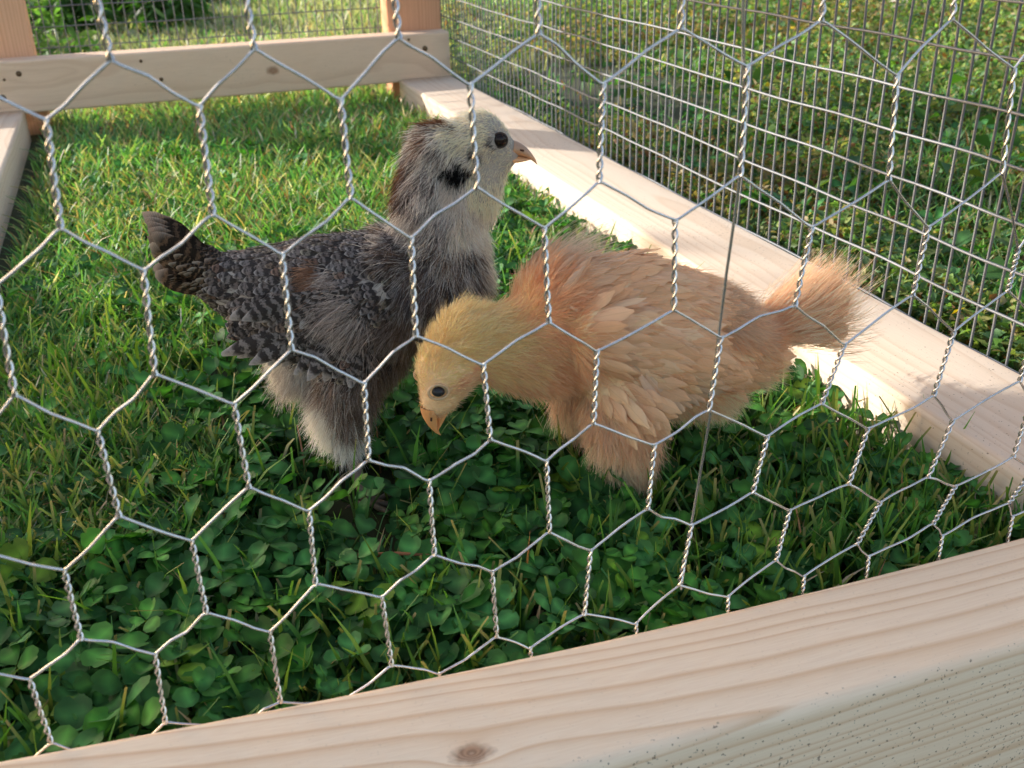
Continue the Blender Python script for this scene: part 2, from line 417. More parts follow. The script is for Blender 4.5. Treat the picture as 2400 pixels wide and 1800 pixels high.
# ------------------------------------------------------------------ weeds, stones, shrub and added shade tree outside the pen
def leaf_quads(P, D, Nn, L, W, col, fold=0.25):
    """diamond-ish leaves: P base, D direction, Nn normal; 6 verts 2 quads folded at the midrib"""
    n = len(P); S = nrm(np.cross(D, Nn)); Nn = nrm(np.cross(S, D))
    V = np.zeros((n, 6, 3)); L = L[:, None]; W = W[:, None]
    V[:, 0] = P; V[:, 1] = P + D * L * 0.45 + S * W * 0.5 + Nn * W * fold; V[:, 2] = P + D * L * 0.5
    V[:, 3] = P + D * L * 0.45 - S * W * 0.5 + Nn * W * fold; V[:, 4] = P + D * L - Nn * L * 0.08; V[:, 5] = P + D * L * 0.75
    b = np.arange(n)[:, None] * 6
    Q = np.concatenate([b + np.array([[0, 2, 1, 1]])[:, :3], b + np.array([[0, 3, 2]]), b + np.array([[2, 4, 1]]), b + np.array([[2, 3, 4]])])
    C = np.repeat(col[:, None, :], 6, 1)
    return V.reshape(-1, 3), Q, C.reshape(-1, 3)

def rdir(n, zmin=-0.2, zmax=1.0):
    z = zmin + (zmax - zmin) * rng.random(n); a = rng.random(n) * 6.283
    r = np.sqrt(np.maximum(1 - z * z, 0)); return np.stack([r * np.cos(a), r * np.sin(a), z], 1)

def weeds():
    bag = Bag()
    n = 90000
    P, r = sample_ground(n * 2, 0.5, 3.4, 1.2, 15, 62)
    v = vnoise(P, 5.0, 21); v2 = vnoise(P, 14.0, 22)
    ok = (P[:, 0] > 0.035) & (P[:, 1] < 2.0 - 0.1 * P[:, 0]) & (rng.random(len(P)) < 0.25 + 0.9 * v) & ~((np.hypot((P[:, 0] - 0.20) / 0.14, (P[:, 1] - 0.86) / 0.30) < 1.0))
    P, r, v, v2 = P[ok], r[ok], v[ok], v2[ok]; n = len(P)
    z = (0.008 + 0.13 * v * v2 ** 2 * rng.random(n) + np.clip(P[:, 0] - 0.35, 0, 0.6) * 0.16 * v2 * rng.random(n))
    base = np.stack([P[:, 0], P[:, 1], z], 1)
    D = nrm(rdir(n, -0.1, 0.8)); Nn = nrm(rdir(n, 0.2, 1.0))
    k = rng.random(n)
    col = GREENS[rng.integers(0, 6, n)] * (0.45 + 0.9 * rng.random((n, 1))) * np.array([2.1, 1.55, 2.6]) * (0.50 + 0.8 * v2[:, None])
    v3 = vnoise(P, 2.6, 31)[:, None]; col = col * (0.6 + 0.7 * v3); bz = (v3[:, 0] < 0.42) & (rng.random(n) < 0.5); col[bz] = np.array([0.26, 0.19, 0.08])
    col[k < 0.13] = np.array([0.17, 0.075, 0.03]); col[k < 0.07] = np.array([0.34, 0.27, 0.15]); col[k < 0.005] = np.array([0.62, 0.45, 0.03])
    sc = 1 + 0.35 * np.clip(r - 1, 0, 2)
    V, Q, C = leaf_quads(base, D, Nn, (0.005 + 0.007 * rng.random(n)) * sc, (0.0028 + 0.0035 * rng.random(n)) * sc, col)
    bag.add(V, Q, C)
    # broad leaves
    n = 700
    P = np.stack([0.06 + 1.1 * rng.random(n), -0.1 + 1.5 * rng.random(n)], 1)
    base = np.stack([P[:, 0], P[:, 1], 0.015 + 0.03 * rng.random(n)], 1)
    V, Q, C = leaf_quads(base, nrm(rdir(n, 0.0, 0.6)), nrm(rdir(n, 0.5, 1)), 0.016 + 0.016 * rng.random(n), 0.011 + 0.010 * rng.random(n), GREENS[rng.integers(0, 6, n)] * 0.9)
    bag.add(V, Q, C)
    o = link("weeds", bag.mesh("weeds"), M_GRASS)
    tag(o, "low small-leaved weeds with reddish dead bits and yellow flowers outside the right mesh", "weeds", kind="stuff")
weeds()

def stone(x, y, s, label, seed):
    r = np.random.default_rng(seed)
    n, mm = 20, 12; V = []
    for i in range(mm + 1):
        th = math.pi * i / mm
        for j in range(n):
            ph = 2 * math.pi * j / n
            d = np.array([math.sin(th) * math.cos(ph), math.sin(th) * math.sin(ph), math.cos(th)])
            k = 1 + 0.12 * math.sin(3 * d[0] + seed) + 0.10 * math.sin(4 * d[1] + 2 * seed) + 0.03 * r.random()
            V.append(d * k * np.array([1, 0.75, 0.5]))
    V = np.array(V) * s
    Q = [(i * n + j, i * n + (j + 1) % n, (i + 1) * n + (j + 1) % n, (i + 1) * n + j) for i in range(mm) for j in range(n)]
    mt, nt, b = mat_new("stone_grey"); tc = N(nt, "ShaderNodeTexCoord"); nz = N(nt, "ShaderNodeTexNoise"); nz.inputs["Scale"].default_value = 40; nz.inputs["Detail"].default_value = 6
    nt.links.new(tc.outputs["Object"], nz.inputs[0]); nt.links.new(mixc(nt, nz.outputs[0], (0.20, 0.18, 0.15), (0.48, 0.44, 0.38)), b.inputs["Base Color"]); b.inputs["Roughness"].default_value = 0.9
    o = link("stone", np_mesh("stone", V, np.array(Q)), mt); o.location = (x, y, s * 0.3); o.rotation_euler = (0, 0, seed * 1.3)
    tag(o, label, "stone", "grey stones among the weeds")
stone(1.14, 1.36, 0.060, "grey stone half hidden in weeds, beyond the wire mesh, upper right corner, farther one", 1)
stone(0.80, 0.80, 0.036, "small grey stone in weeds beyond the wire mesh, nearer of the two stones", 2)

def woody(name, label, cat, crown_name, c0, rad, nleaf, leafL, leafW, cols, hang, trunk_h, nclump=60, shell=0.45, trunk_r=0.012):
    root = empty(name, (c0[0], c0[1], 0)); tag(root, label, cat)
    C0 = np.array([0, 0, c0[2]])
    cl = rdir(nclump, -0.9, 1.0) * (shell + (1 - shell) * rng.random((nclump, 1))) * np.array(rad) + C0
    idx = rng.integers(0, nclump, nleaf)
    rr = min(rad) * 0.30
    P = cl[idx] + rng.normal(size=(nleaf, 3)) * rr * 0.55
    P[:, 2] = np.maximum(P[:, 2], 0.01)
    D = nrm(rdir(nleaf, -0.8, 0.6) + np.array([0, 0, -hang])); Nn = nrm(rdir(nleaf, -0.2, 1))
    col = np.array(cols)[rng.integers(0, len(cols), nleaf)] * (0.7 + 0.6 * rng.random((nleaf, 1)))
    V, Q, C = leaf_quads(P, D, Nn, leafL * (0.7 + 0.6 * rng.random(nleaf)), leafW * (0.7 + 0.6 * rng.random(nleaf)), col)
    link(crown_name, np_mesh(crown_name, V, Q, C), M_GRASS, root)
    bag = Bag()
    ends = cl[::2]
    fork = np.array([0, 0, trunk_h])
    V, Q = tube([[0, 0, -0.02], [0.01, 0, trunk_h * 0.5], fork], [trunk_r * 1.5, trunk_r * 1.2, trunk_r], 9); bag.add(V, Q)
    for e in ends:
        mid = fork * 0.5 + e * 0.5 + rng.normal(size=3) * 0.02
        V, Q = tube([fork - [0, 0, 0.02], mid, e], [trunk_r * 0.7, trunk_r * 0.35, trunk_r * 0.12], 5); bag.add(V, Q)
    mt, nt, b = mat_new("bark"); tc = N(nt, "ShaderNodeTexCoord"); nz = N(nt, "ShaderNodeTexNoise"); nz.inputs["Scale"].default_value = 50
    nt.links.new(tc.outputs["Object"], nz.inputs[0]); nt.links.new(mixc(nt, nz.outputs[0], (0.05, 0.035, 0.02), (0.18, 0.13, 0.09)), b.inputs["Base Color"]); b.inputs["Roughness"].default_value = 0.9
    link("trunk", bag.mesh("trunk"), mt, root)
    return root
woody("shrub", "leafy dark green shrub with long narrow leaves beyond the back mesh", "shrub", "foliage", (-0.76, 2.36, 0.06), (0.64, 0.62, 0.12),
      22000, 0.055, 0.013, [(0.035, 0.10, 0.02), (0.05, 0.13, 0.03), (0.07, 0.16, 0.04)], 0.4, 0.05, 110, 0.2, 0.008)
woody("leafy_plant", "light green leafy plant with narrow leaves close behind the back mesh, by the left post", "plant", "foliage", (-0.60, 1.40, 0.09), (0.13, 0.22, 0.11),
      650, 0.042, 0.009, [(0.10, 0.22, 0.05), (0.16, 0.27, 0.09), (0.07, 0.17, 0.03)], 0.3, 0.03, 24, 0.3, 0.003)
woody("tree", "unseen leafy tree added left of the pen to shade its front half", "tree", "crown", (-3.52, 2.00, 1.38), (0.74, 0.74, 0.70),
      26000, 0.085, 0.045, [(0.05, 0.12, 0.02), (0.07, 0.16, 0.03)], 0.2, 0.75, 120, 0.25, 0.04)  # out of view, added so its crown shades the front of the pen

# ------------------------------------------------------------------ the pen
def board_mesh(name, lx, ly, lz, bev=0.0035, zprof=None, yprof=None, nseg=24):
    """rounded-edge board, centre origin, length along X"""
    pr = []
    for (cy, cz, a0) in ((ly / 2 - bev, lz / 2 - bev, 0), (-ly / 2 + bev, lz / 2 - bev, 90), (-ly / 2 + bev, -lz / 2 + bev, 180), (ly / 2 - bev, -lz / 2 + bev, 270)):
        for k in range(5):
            a = math.radians(a0 + k * 22.5); pr.append((cy + bev * math.cos(a), cz + bev * math.sin(a)))
    pr = np.array(pr); k = len(pr)
    xs = np.linspace(-lx / 2, lx / 2, nseg); V = []
    for x in xs:
        z = zprof(x) if zprof else 0; y = yprof(x) if yprof else 0
        V += [(x, p[0] + y, p[1] + z) for p in pr]
    V = np.array(V); i = np.arange(nseg - 1)[:, None] * k; j = np.arange(k)[None, :]; j2 = (j + 1) % k
    Q = np.stack([i + j, i + k + j, i + k + j2, i + j2], -1).reshape(-1, 4)
    caps = np.array([list(range(k)), [(nseg - 1) * k + t for t in range(k)][::-1]])
    me = np_mesh(name, V, [Q, caps])
    sm = np.ones(len(me.polygons), bool); sm[-2:] = False; me.polygons.foreach_set("use_smooth", sm)
    return me

pen = empty("chicken_pen", (-0.30, 0.35, 0.0)); tag(pen, "small pine-framed chicken run with hexagonal wire front and welded wire sides", "chicken pen")
def put(o, loc, rot=(0, 0, 0)):
    o.parent = pen; o.location = Vector(loc) - pen.location; o.rotation_euler = rot; return o

# front bottom rail: slightly crowned, follows its measured edge
fx = np.array([-0.90, -0.475, -0.4376, -0.4036, -0.375, -0.352, -0.319, -0.257, -0.188, -0.097, 0.20])
fz = np.array([0.0650, 0.0488, 0.0457, 0.0420, 0.0393, 0.0378, 0.0352, 0.0327, 0.0308, 0.0286, 0.0225])
fzs = np.poly1d(np.polyfit(fx, fz, 4))
FRX0, FRX1, FRW, FRH = -0.86, 0.16, 0.053, 0.122
cxf = (FRX0 + FRX1) / 2
o = link("front_rail", board_mesh("front_rail", FRX1 - FRX0, FRW, FRH, 0.0042, lambda x: float(fzs(x + cxf)) - 0.037),
         wood_mat("pine_front", (0.92, 0.76, 0.58), (0.66, 0.41, 0.23), (0, 0.050, -0.130), 230, [(-0.3453 - cxf, -0.2559 + 0.2182 + FRW / 2, FRH / 2, 0.0042)], dirt=0.6, wob=0.0038, face=-0.0235, contrast=1.25))
put(o, (cxf, -0.2182 - FRW / 2, 0.037 - FRH / 2))
# side rails
RL = 0.905 + 0.2165
cy = (0.905 - 0.2165) / 2
for (x0, seed, nm) in ((-0.0755, 1, "right"), (-0.6015, 2, "left")):
    o = link("side_rail", board_mesh("side_rail", RL - 0.0008, 0.075, 0.050, 0.004),
             wood_mat("pine_side_" + nm, (0.71, 0.60, 0.49), (0.56, 0.41, 0.29), (0, 0.020 * seed, -0.070), 240, [(0.10 * seed, 0.02, 0.02, 0.003)], dirt=0.35, wob=0.007))
    put(o, (x0 + 0.0375 - (0.0140 if nm == "left" else 0), cy, 0.038 - 0.025), (0, 0, math.radians(90 + (0.35 if nm == "left" else 0))))
    o["label"] = "right-hand bottom rail under the welded wire" if nm == "right" else "left-hand bottom rail of the pen"
# back cross board, posts
o = link("back_board", board_mesh("back_board", 0.75, 0.038, 0.0615, 0.003),
         wood_mat("pine_back", (0.80, 0.61, 0.46), (0.52, 0.32, 0.21), (0, 0.05, -0.012), 75, [(-0.2415 + 0.377, -0.019, -0.0025, 0.0055)], wob=0.02, contrast=0.6))
put(o, (-0.377, 0.924, 0.0645))
bb = o
def screw(x, z, r=0.0045):
    V, Q = tube([(0, 0.002, 0), (0, -0.0004, 0), (0, -0.0006, 0)], [r * 1.15, r, 0.0001], 14)
    mt = screw.m
    s = link("screw_hole" if r > 0.003 else "nail_mark", np_mesh("screw_hole", V, Q), mt, bb)
    s.location = (x + 0.377, -0.0192, z - 0.0645)
screw.m = metal_mat("dark_screw", (0.20, 0.13, 0.08), 0.6, 0.5)
for x, z, r in ((-0.5408, 0.0804, 0.0032), (-0.4005, 0.0853, 0.0019), (-0.3802, 0.0616, 0.0025), (-0.0584, 0.0885, 0.0018), (-0.0368, 0.0756, 0.0036), (-0.5641, 0.0543, 0.0036), (-0.558, 0.0748, 0.0016)):
    screw(x, z, r)
for x0, nm, lt, dk in ((-0.0765, "right", (0.72, 0.40, 0.25), (0.50, 0.22, 0.11)), (-0.5975, "left", (0.76, 0.46, 0.30), (0.54, 0.27, 0.15))):
    o = link("post", board_mesh("post", 0.466, 0.0755, 0.038, 0.003),
             wood_mat("pine_post_" + nm, lt, dk, (0, 0.10, -0.02), 260, wob=0.004))
    # length along Z, 75 mm face to the front
    put(o, (x0 + 0.0378, 0.9625, 0.233), (0, math.radians(-90), math.radians(90)))
    o["label"] = "back corner post, " + nm + " side"

# front corner posts and the top rails they carry
for x0, nm in ((-0.040, "right"), (-0.6200, "left")):
    o = link("post", board_mesh("post", 0.448, 0.050, 0.038, 0.003), wood_mat("pine_front_post_" + nm, (0.80, 0.58, 0.42), (0.55, 0.33, 0.2), (0, 0.10, -0.02), 260, wob=0.004))
    put(o, (x0 + 0.025, -0.2375, 0.242), (0, math.radians(-90), math.radians(90))); o["label"] = "front corner post, " + nm + " side"
M_TOP = wood_mat("pine_top", (0.82, 0.64, 0.48), (0.56, 0.36, 0.22), (0, 0.04, -0.06), 240, wob=0.006)
o = link("top_rail", board_mesh("top_rail", 0.66, 0.045, 0.045, 0.003), M_TOP); put(o, (-0.30, -0.2410, 0.4895)); o["label"] = "front top rail"
for x0, nm in ((-0.0230, "right"), (-0.6070, "left")):
    o = link("top_rail", board_mesh("top_rail", 1.19, 0.045, 0.045, 0.003), M_TOP); put(o, (x0, 0.378, 0.4895), (0, 0, math.radians(90))); o["label"] = nm + " top rail"

# welded wire mesh, right side and back
def welded(name, horiz_axis, fixed, a0, a1, zs, step, phase, z0, z1, r=0.00080):
    bag = Bag(); sgn = 1
    def pt(a, z, off=0.0):
        wob = 0.0009 * math.sin(a * 23 + z * 9) + 0.0006 * math.sin(a * 61 + z * 31)
        return (fixed + off + wob, a, z) if horiz_axis == 'y' else (a, fixed + off + wob, z)
    k0 = math.ceil((a0 - phase) / step); k1 = math.floor((a1 - phase) / step)
    for k in range(k0, k1 + 1):
        a = phase + k * step; j = random.gauss(0, 0.0005)
        P = [pt(a + j + 0.0006 * math.sin(z * 40 + k), z, r * 0.9) for z in np.linspace(z0, z1, 10)]
        V, Q = tube(P, r, 6); bag.add(V, Q)
    for zi, z in enumerate(zs):
        aa = np.linspace(a0, a1, int((a1 - a0) / 0.02))
        P = [pt(a, z + 0.0005 * math.sin(a * 13 + zi * 2.1) + 0.0003 * math.sin(a * 50 + zi), -r * 0.9) for a in aa]
        V, Q = tube(P, r, 6); bag.add(V, Q)
    o = link(name, bag.mesh(name), M_WELD); o.parent = pen; o.matrix_parent_inverse = Matrix.Translation(-pen.location); return o
o = welded("welded_wire_mesh", 'y', 0.0022, -0.30, 0.985, [0.061 + 0.0254 * k for k in range(-1, 17)], 0.0127, 0.0, 0.030, 0.47)
o["label"] = "welded wire mesh on the right side"
o = welded("welded_wire_mesh", 'x', 0.985, -0.60, 0.0, [0.098 + 0.0248 * k for k in range(-3, 15)], 0.0122, -0.4097, 0.020, 0.45)
o["label"] = "welded wire mesh across the back"

# hexagonal netting on the inner face of the front, node by node (x, z) in millimetres
NET = {
'r0b':[(-409.6,235.7),(-377.7,236.0),(-342.8,236.1),(-306.0,234.8),(-264.9,233.6),(-220.3,233.1),(-174.4,230.8)],
'r1t':[(-425.7,224.2),(-392.1,224.4),(-358.6,223.1),(-325.0,224.0),(-287.7,221.3),(-243.5,222.6),(-191.6,216.2),(-147.0,214.9)],
'r1b':[(-427.8,198.6),(-392.9,197.7),(-358.3,197.9),(-324.2,196.8),(-288.3,194.3),(-242.8,191.2),(-188.8,183.9),(-143.6,181.4)],
'r2t':[(-444.6,186.9),(-411.4,186.2),(-377.5,185.7),(-343.2,185.5),(-305.0,183.5),(-263.7,180.6),(-215.6,172.3),(-170.1,166.5),(-129.7,153.2)],
'r2b':[(-446.8,158.0),(-413.5,157.5),(-378.2,158.5),(-343.8,156.7),(-303.7,154.3),(-262.5,151.6),(-218.7,146.2),(-171.9,142.7),(-130.3,138.0)],
'r3t':[(-463.0,142.4),(-430.0,144.7),(-395.2,145.8),(-359.6,145.3),(-324.3,144.6),(-288.1,142.7),(-245.1,139.9),(-197.1,129.2),(-151.1,126.2)],
'r3b':[(-465.5,116.3),(-429.6,117.7),(-394.8,118.8),(-360.4,120.1),(-323.0,119.0),(-288.8,117.4),(-247.6,114.0),(-203.3,107.8),(-154.9,101.6),(-115.3,100.0)],
'r4t':[(-446.3,104.7),(-412.5,105.7),(-379.2,107.6),(-342.8,109.4),(-304.8,107.9),(-267.0,105.6),(-223.9,99.5),(-182.0,93.8),(-143.7,89.3),(-107.3,90.7)],
'r4b':[(-446.7,80.4),(-412.4,79.6),(-380.1,80.8),(-342.7,81.8),(-303.9,80.5),(-268.4,80.6),(-227.5,77.6),(-186.8,71.4),(-150.4,66.0),(-109.8,66.0)],
'r5t':[(-462.3,71.1),(-428.6,69.5),(-395.5,67.8),(-360.5,70.8),(-324.0,70.4),(-289.2,69.6),(-251.1,70.1),(-211.2,66.5),(-170.9,60.2),(-136.0,59.1),(-98.0,58.0)],
'r5b':[(-461.7,46.2),(-430.1,42.8),(-395.8,39.2),(-359.4,42.3),(-323.2,42.9),(-291.2,43.0),(-254.4,45.0),(-214.5,45.1),(-178.8,42.9),(-143.6,43.4),(-106.5,43.9)],
'r6t':[(-445,33),(-412,33),(-378,33),(-344,34),(-311.4,34.7),(-271.1,33.1),(-233.8,34.3),(-201.3,34.5),(-172.4,35.9),(-137.8,36.5),(-103,37)]}
def extend():
    """carry the netting on past the measured part, left, right and up"""
    for k in NET:
        L = NET[k]
        while L[0][0] > -560: L.insert(0, (L[0][0] - 34.2, L[0][1]))
        while L[-1][0] < -55: L.append((L[-1][0] + 36.5, L[-1][1] - 1.0))
extend()
NY = -0.2155; WR = 0.00042
net = Bag()
def P3(p, dy=0.0): return np.array([p[0] * MM, NY + dy, p[1] * MM])
def twist(t, b, turns=3.5, rad=0.00060):
    A, B = P3(t), P3(b); n = 30; ax = nrm(B - A); s = np.array([ax[2], 0, -ax[0]]); yv = np.array([0, 1.0, 0])
    ph0 = random.random() * 0.5
    for k in (0, 1):
        P = []
        for i in range(n):
            f = i / (n - 1); ph = ph0 + k * math.pi + f * turns * 2 * math.pi
            rr = rad * (1 + 0.15 * math.sin(9 * f + ph0))
            P.append(A + (B - A) * f + (s * math.cos(ph) + yv * math.sin(ph)) * rr)
        V, Q = tube(P, WR, 7); net.add(V, Q)
def strand(a, b):
    """single wire between two nodes, springing from the twist with a small bend"""
    A, B = P3(a), P3(b); d = B - A; L = np.linalg.norm(d)
    sgn = random.choice((-1, 1)); kk = random.uniform(0.25, 0.75); ka = random.gauss(0, 0.0006)
    up = np.array([0, 0, 1.0 if A[2] > B[2] else -1.0])
    P = []; b1 = random.uniform(0.0003, 0.0014); b2 = random.uniform(0.0003, 0.0014); b3 = random.uniform(0.0, 0.00035)
    for i in range(20):
        f = i / 19
        bend = b1 * math.exp(-f / 0.09) * (1 - math.exp(-f / 0.04)) - b2 * math.exp(-(1 - f) / 0.09) * (1 - math.exp(-(1 - f) / 0.04)) + b3 * math.sin(2 * math.pi * f)
        P.append(A + d * f + up * (bend * 0.75 + ka * max(0, 1 - abs(f - kk) / 0.3)) + np.array([0, 1, 0]) * (0.0006 * math.sin(math.pi * f) * sgn))
    P = [A + up * 0.0014] + P + [B - up * 0.0014]
    V, Q = tube(P, WR, 7); net.add(V, Q)
for r_ in range(1, 6):
    T, B = NET[f'r{r_}t'], NET[f'r{r_}b']
    for t in T:
        b = min(B, key=lambda q: abs(q[0] - t[0]))
        twist(t, b, 3.3 + 0.5 * random.random())
for b in NET['r0b']: twist((b[0] - 1, b[1] + 27), b)
for b in NET['r6t']: twist(b, (b[0] + 1, b[1] - 20))
for r_ in range(0, 6):
    B, T = NET[f'r{r_}b'], NET[f'r{r_ + 1}t']
    for b in B:
        l = [t for t in T if t[0] < b[0]]; rr = [t for t in T if t[0] >= b[0]]
        if l and b[0] - max(l)[0] < 34: strand(b, max(l, key=lambda q: q[0]))
        if rr and min(rr)[0] - b[0] < 34: strand(b, min(rr, key=lambda q: q[0]))
# one more row above the picture
top = [(b[0] - 1, b[1] + 27) for b in NET['r0b']]
for k in range(4):
    nxt = []
    for i in range(len(top)):
        m_ = (top[i][0] + 17.5, top[i][1] + 12); strand(m_, top[i]); nxt.append((m_[0], m_[1] + 26)); twist(nxt[-1], m_)
        if i + 1 < len(top): strand(m_, top[i + 1])
    if k % 2: nxt = [(q[0] - 35.0, q[1]) for q in nxt[:1]] + nxt
    top = nxt
# loose straight stay wire woven through the net
sx = [(-246.5, 330), (-245.8, 240.3), (-242.5, 208), (-242.3, 191.1), (-243.0, 177.9), (-244.6, 160.6), (-245.7, 139.9), (-246.5, 112.9), (-250.6, 72.3), (-254.1, 33)]
P = [P3(p, 0.0011 if 170 < p[1] else 0.0006) for p in sx]
Pd = []
for i in range(len(P) - 1):
    for f in np.linspace(0, 1, 5)[:-1]: Pd.append(P[i] * (1 - f) + P[i + 1] * f)
V, Q = tube(Pd, WR * 1.15, 7)
o = link("hex_wire_netting", net.mesh("hex_wire_netting"), M_HEX); o.parent = pen; o.matrix_parent_inverse = Matrix.Translation(-pen.location)
st = np_mesh("stay_wire", V, Q); o2 = link("stay_wire", st, M_HEX, None); o2.parent = pen; o2.matrix_parent_inverse = Matrix.Translation(-pen.location)

# sawdust and grit lying on the front rail belong to its surface; a dry stalk lies in the clover
V, Q = tube([(-0.353, -0.125, 0.023), (-0.337, -0.131, 0.024), (-0.322, -0.134, 0.021)], [0.0011, 0.0008, 0.0004], 6)
mt, nt, b = mat_new("dry_stalk"); b.inputs["Base Color"].default_value = (0.26, 0.10, 0.035, 1); b.inputs["Roughness"].default_value = 0.7
tag(link("dry_stalk", np_mesh("dry_stalk", V, Q), mt), "thin reddish brown dry stalk lying on the dark clover", "stalk")

# ------------------------------------------------------------------ chicks
def strand_mat(name, rough=0.75, trans=0.25):
    mt, nt, b = mat_new(name)
    at = N(nt, "ShaderNodeAttribute", attribute_name="Col")
    nt.links.new(at.outputs[0], b.inputs["Base Color"]); b.inputs["Roughness"].default_value = rough
    b.inputs["Specular IOR Level"].default_value = 0.2
    t = N(nt, "ShaderNodeBsdfTranslucent"); nt.links.new(at.outputs[0], t.inputs[0])
    ms = N(nt, "ShaderNodeMixShader"); ms.inputs[0].default_value = trans
    nt.links.new(b.outputs[0], ms.inputs[1]); nt.links.new(t.outputs[0], ms.inputs[2])
    nt.links.new(ms.outputs[0], nt.nodes["Material Output"].inputs[0])
    return mt
M_DOWN = strand_mat("down", 0.85, 0.5)

def feather_mat(name, bars=True, nb=4.0, dark=(0.035, 0.031, 0.032), pale=(0.27, 0.24, 0.23)):
    mt, nt, b = mat_new(name); L = nt.links
    at = N(nt, "ShaderNodeAttribute", attribute_name="Col")
    uv = N(nt, "ShaderNodeUVMap"); sx = N(nt, "ShaderNodeSeparateXYZ"); L.new(uv.outputs[0], sx.inputs[0])
    u, v = sx.outputs[0], sx.outputs[1]
    au = math_(nt, 'ABSOLUTE', u)
    mp = N(nt, "ShaderNodeMapping"); mp.inputs["Scale"].default_value = (9, 4, 1); L.new(uv.outputs[0], mp.inputs[0])
    tc = N(nt, "ShaderNodeTexCoord"); nz = N(nt, "ShaderNodeTexNoise"); nz.inputs["Scale"].default_value = 900; L.new(tc.outputs["Object"], nz.inputs[0])
    # barbs: fine stripes running out and forward from the shaft
    barb = math_(nt, 'SINE', math_(nt, 'MULTIPLY', math_(nt, 'SUBTRACT', v, math_(nt, 'MULTIPLY', au, 0.22)), 170.0))
    if bars:
        ph = math_(nt, 'ADD', math_(nt, 'MULTIPLY', math_(nt, 'SUBTRACT', v, math_(nt, 'MULTIPLY', au, 0.10)), nb * 6.283), math_(nt, 'MULTIPLY', math_(nt, 'SUBTRACT', nz.outputs[0], 0.5), 5.5))
        s = math_(nt, 'SINE', ph)
        mr = N(nt, "ShaderNodeMapRange"); mr.inputs["From Min"].default_value = -0.1; mr.inputs["From Max"].default_value = 1.3; L.new(s, mr.inputs["Value"])
        c = mixc(nt, mr.outputs[0], dark, pale)
        eg = N(nt, "ShaderNodeMapRange"); eg.inputs["From Min"].default_value = 0.84; eg.inputs["From Max"].default_value = 1.0; L.new(v, eg.inputs["Value"])
        c = mixc(nt, math_(nt, "MULTIPLY", eg.outputs[0], 0.8), c, (0.60, 0.56, 0.53))
        c = mixc(nt, 1.0, c, at.outputs[0], 'MULTIPLY')
    else:
        c = at.outputs[0]
        e = N(nt, "ShaderNodeMapRange"); e.inputs["From Min"].default_value = 0.55; e.inputs["From Max"].default_value = 1.0; L.new(au, e.inputs["Value"])
        c = mixc(nt, math_(nt, 'MULTIPLY', e.outputs[0], 0.18), c, (0.84, 0.62, 0.46))
        sh = N(nt, "ShaderNodeMapRange"); sh.inputs["From Min"].default_value = 0.10; sh.inputs["From Max"].default_value = 0.0; L.new(au, sh.inputs["Value"])
        c = mixc(nt, math_(nt, 'MULTIPLY', sh.outputs[0], 0.25), c, (0.50, 0.29, 0.17))
    c = mixc(nt, math_(nt, 'MULTIPLY', math_(nt, 'ADD', barb, 1.0), 0.10), c, (0.05, 0.04, 0.03))
    L.new(c, b.inputs["Base Color"]); b.inputs["Roughness"].default_value = 0.6; b.inputs["Specular IOR Level"].default_value = 0.25
    bp = N(nt, "ShaderNodeBump"); bp.inputs["Strength"].default_value = 0.3; bp.inputs["Distance"].default_value = 0.0003; L.new(barb, bp.inputs["Height"]); L.new(bp.outputs[0], b.inputs["Normal"])
    t = N(nt, "ShaderNodeBsdfTranslucent"); L.new(c, t.inputs[0])
    ms = N(nt, "ShaderNodeMixShader"); ms.inputs[0].default_value = 0.2
    L.new(b.outputs[0], ms.inputs[1]); L.new(t.outputs[0], ms.inputs[2]); L.new(ms.outputs[0], nt.nodes["Material Output"].inputs[0])
    return mt

def hair_obj(name, P, r0, r1, col, parent, mat=M_DOWN):
    """P (n,k,3) strands in metres, col (n,3)"""
    n, k, _ = P.shape
    cv = bpy.data.hair_curves.new(name); cv.add_curves([k] * n)
    cv.position_data.foreach_set("vector", P.astype(np.float32).ravel())
    ra = cv.attributes.get("radius") or cv.attributes.new("radius", 'FLOAT', 'POINT')
    t = np.linspace(0, 1, k)[None, :]
    rr = (np.asarray(r0).reshape(-1, 1) * (1 - t) + np.asarray(r1).reshape(-1, 1) * t) * np.ones((n, 1))
    ra.data.foreach_set("value", rr.astype(np.float32).ravel())
    ca = cv.attributes.new("Col", 'FLOAT_COLOR', 'CURVE')
    c = np.ones((n, 4), np.float32); c[:, :3] = np.clip(col, 0, 0.93); ca.data.foreach_set("color", c.ravel())
    cv.materials.append(mat)
    o = bpy.data.objects.new(name, cv); COL.objects.link(o); o.parent = parent
    return o

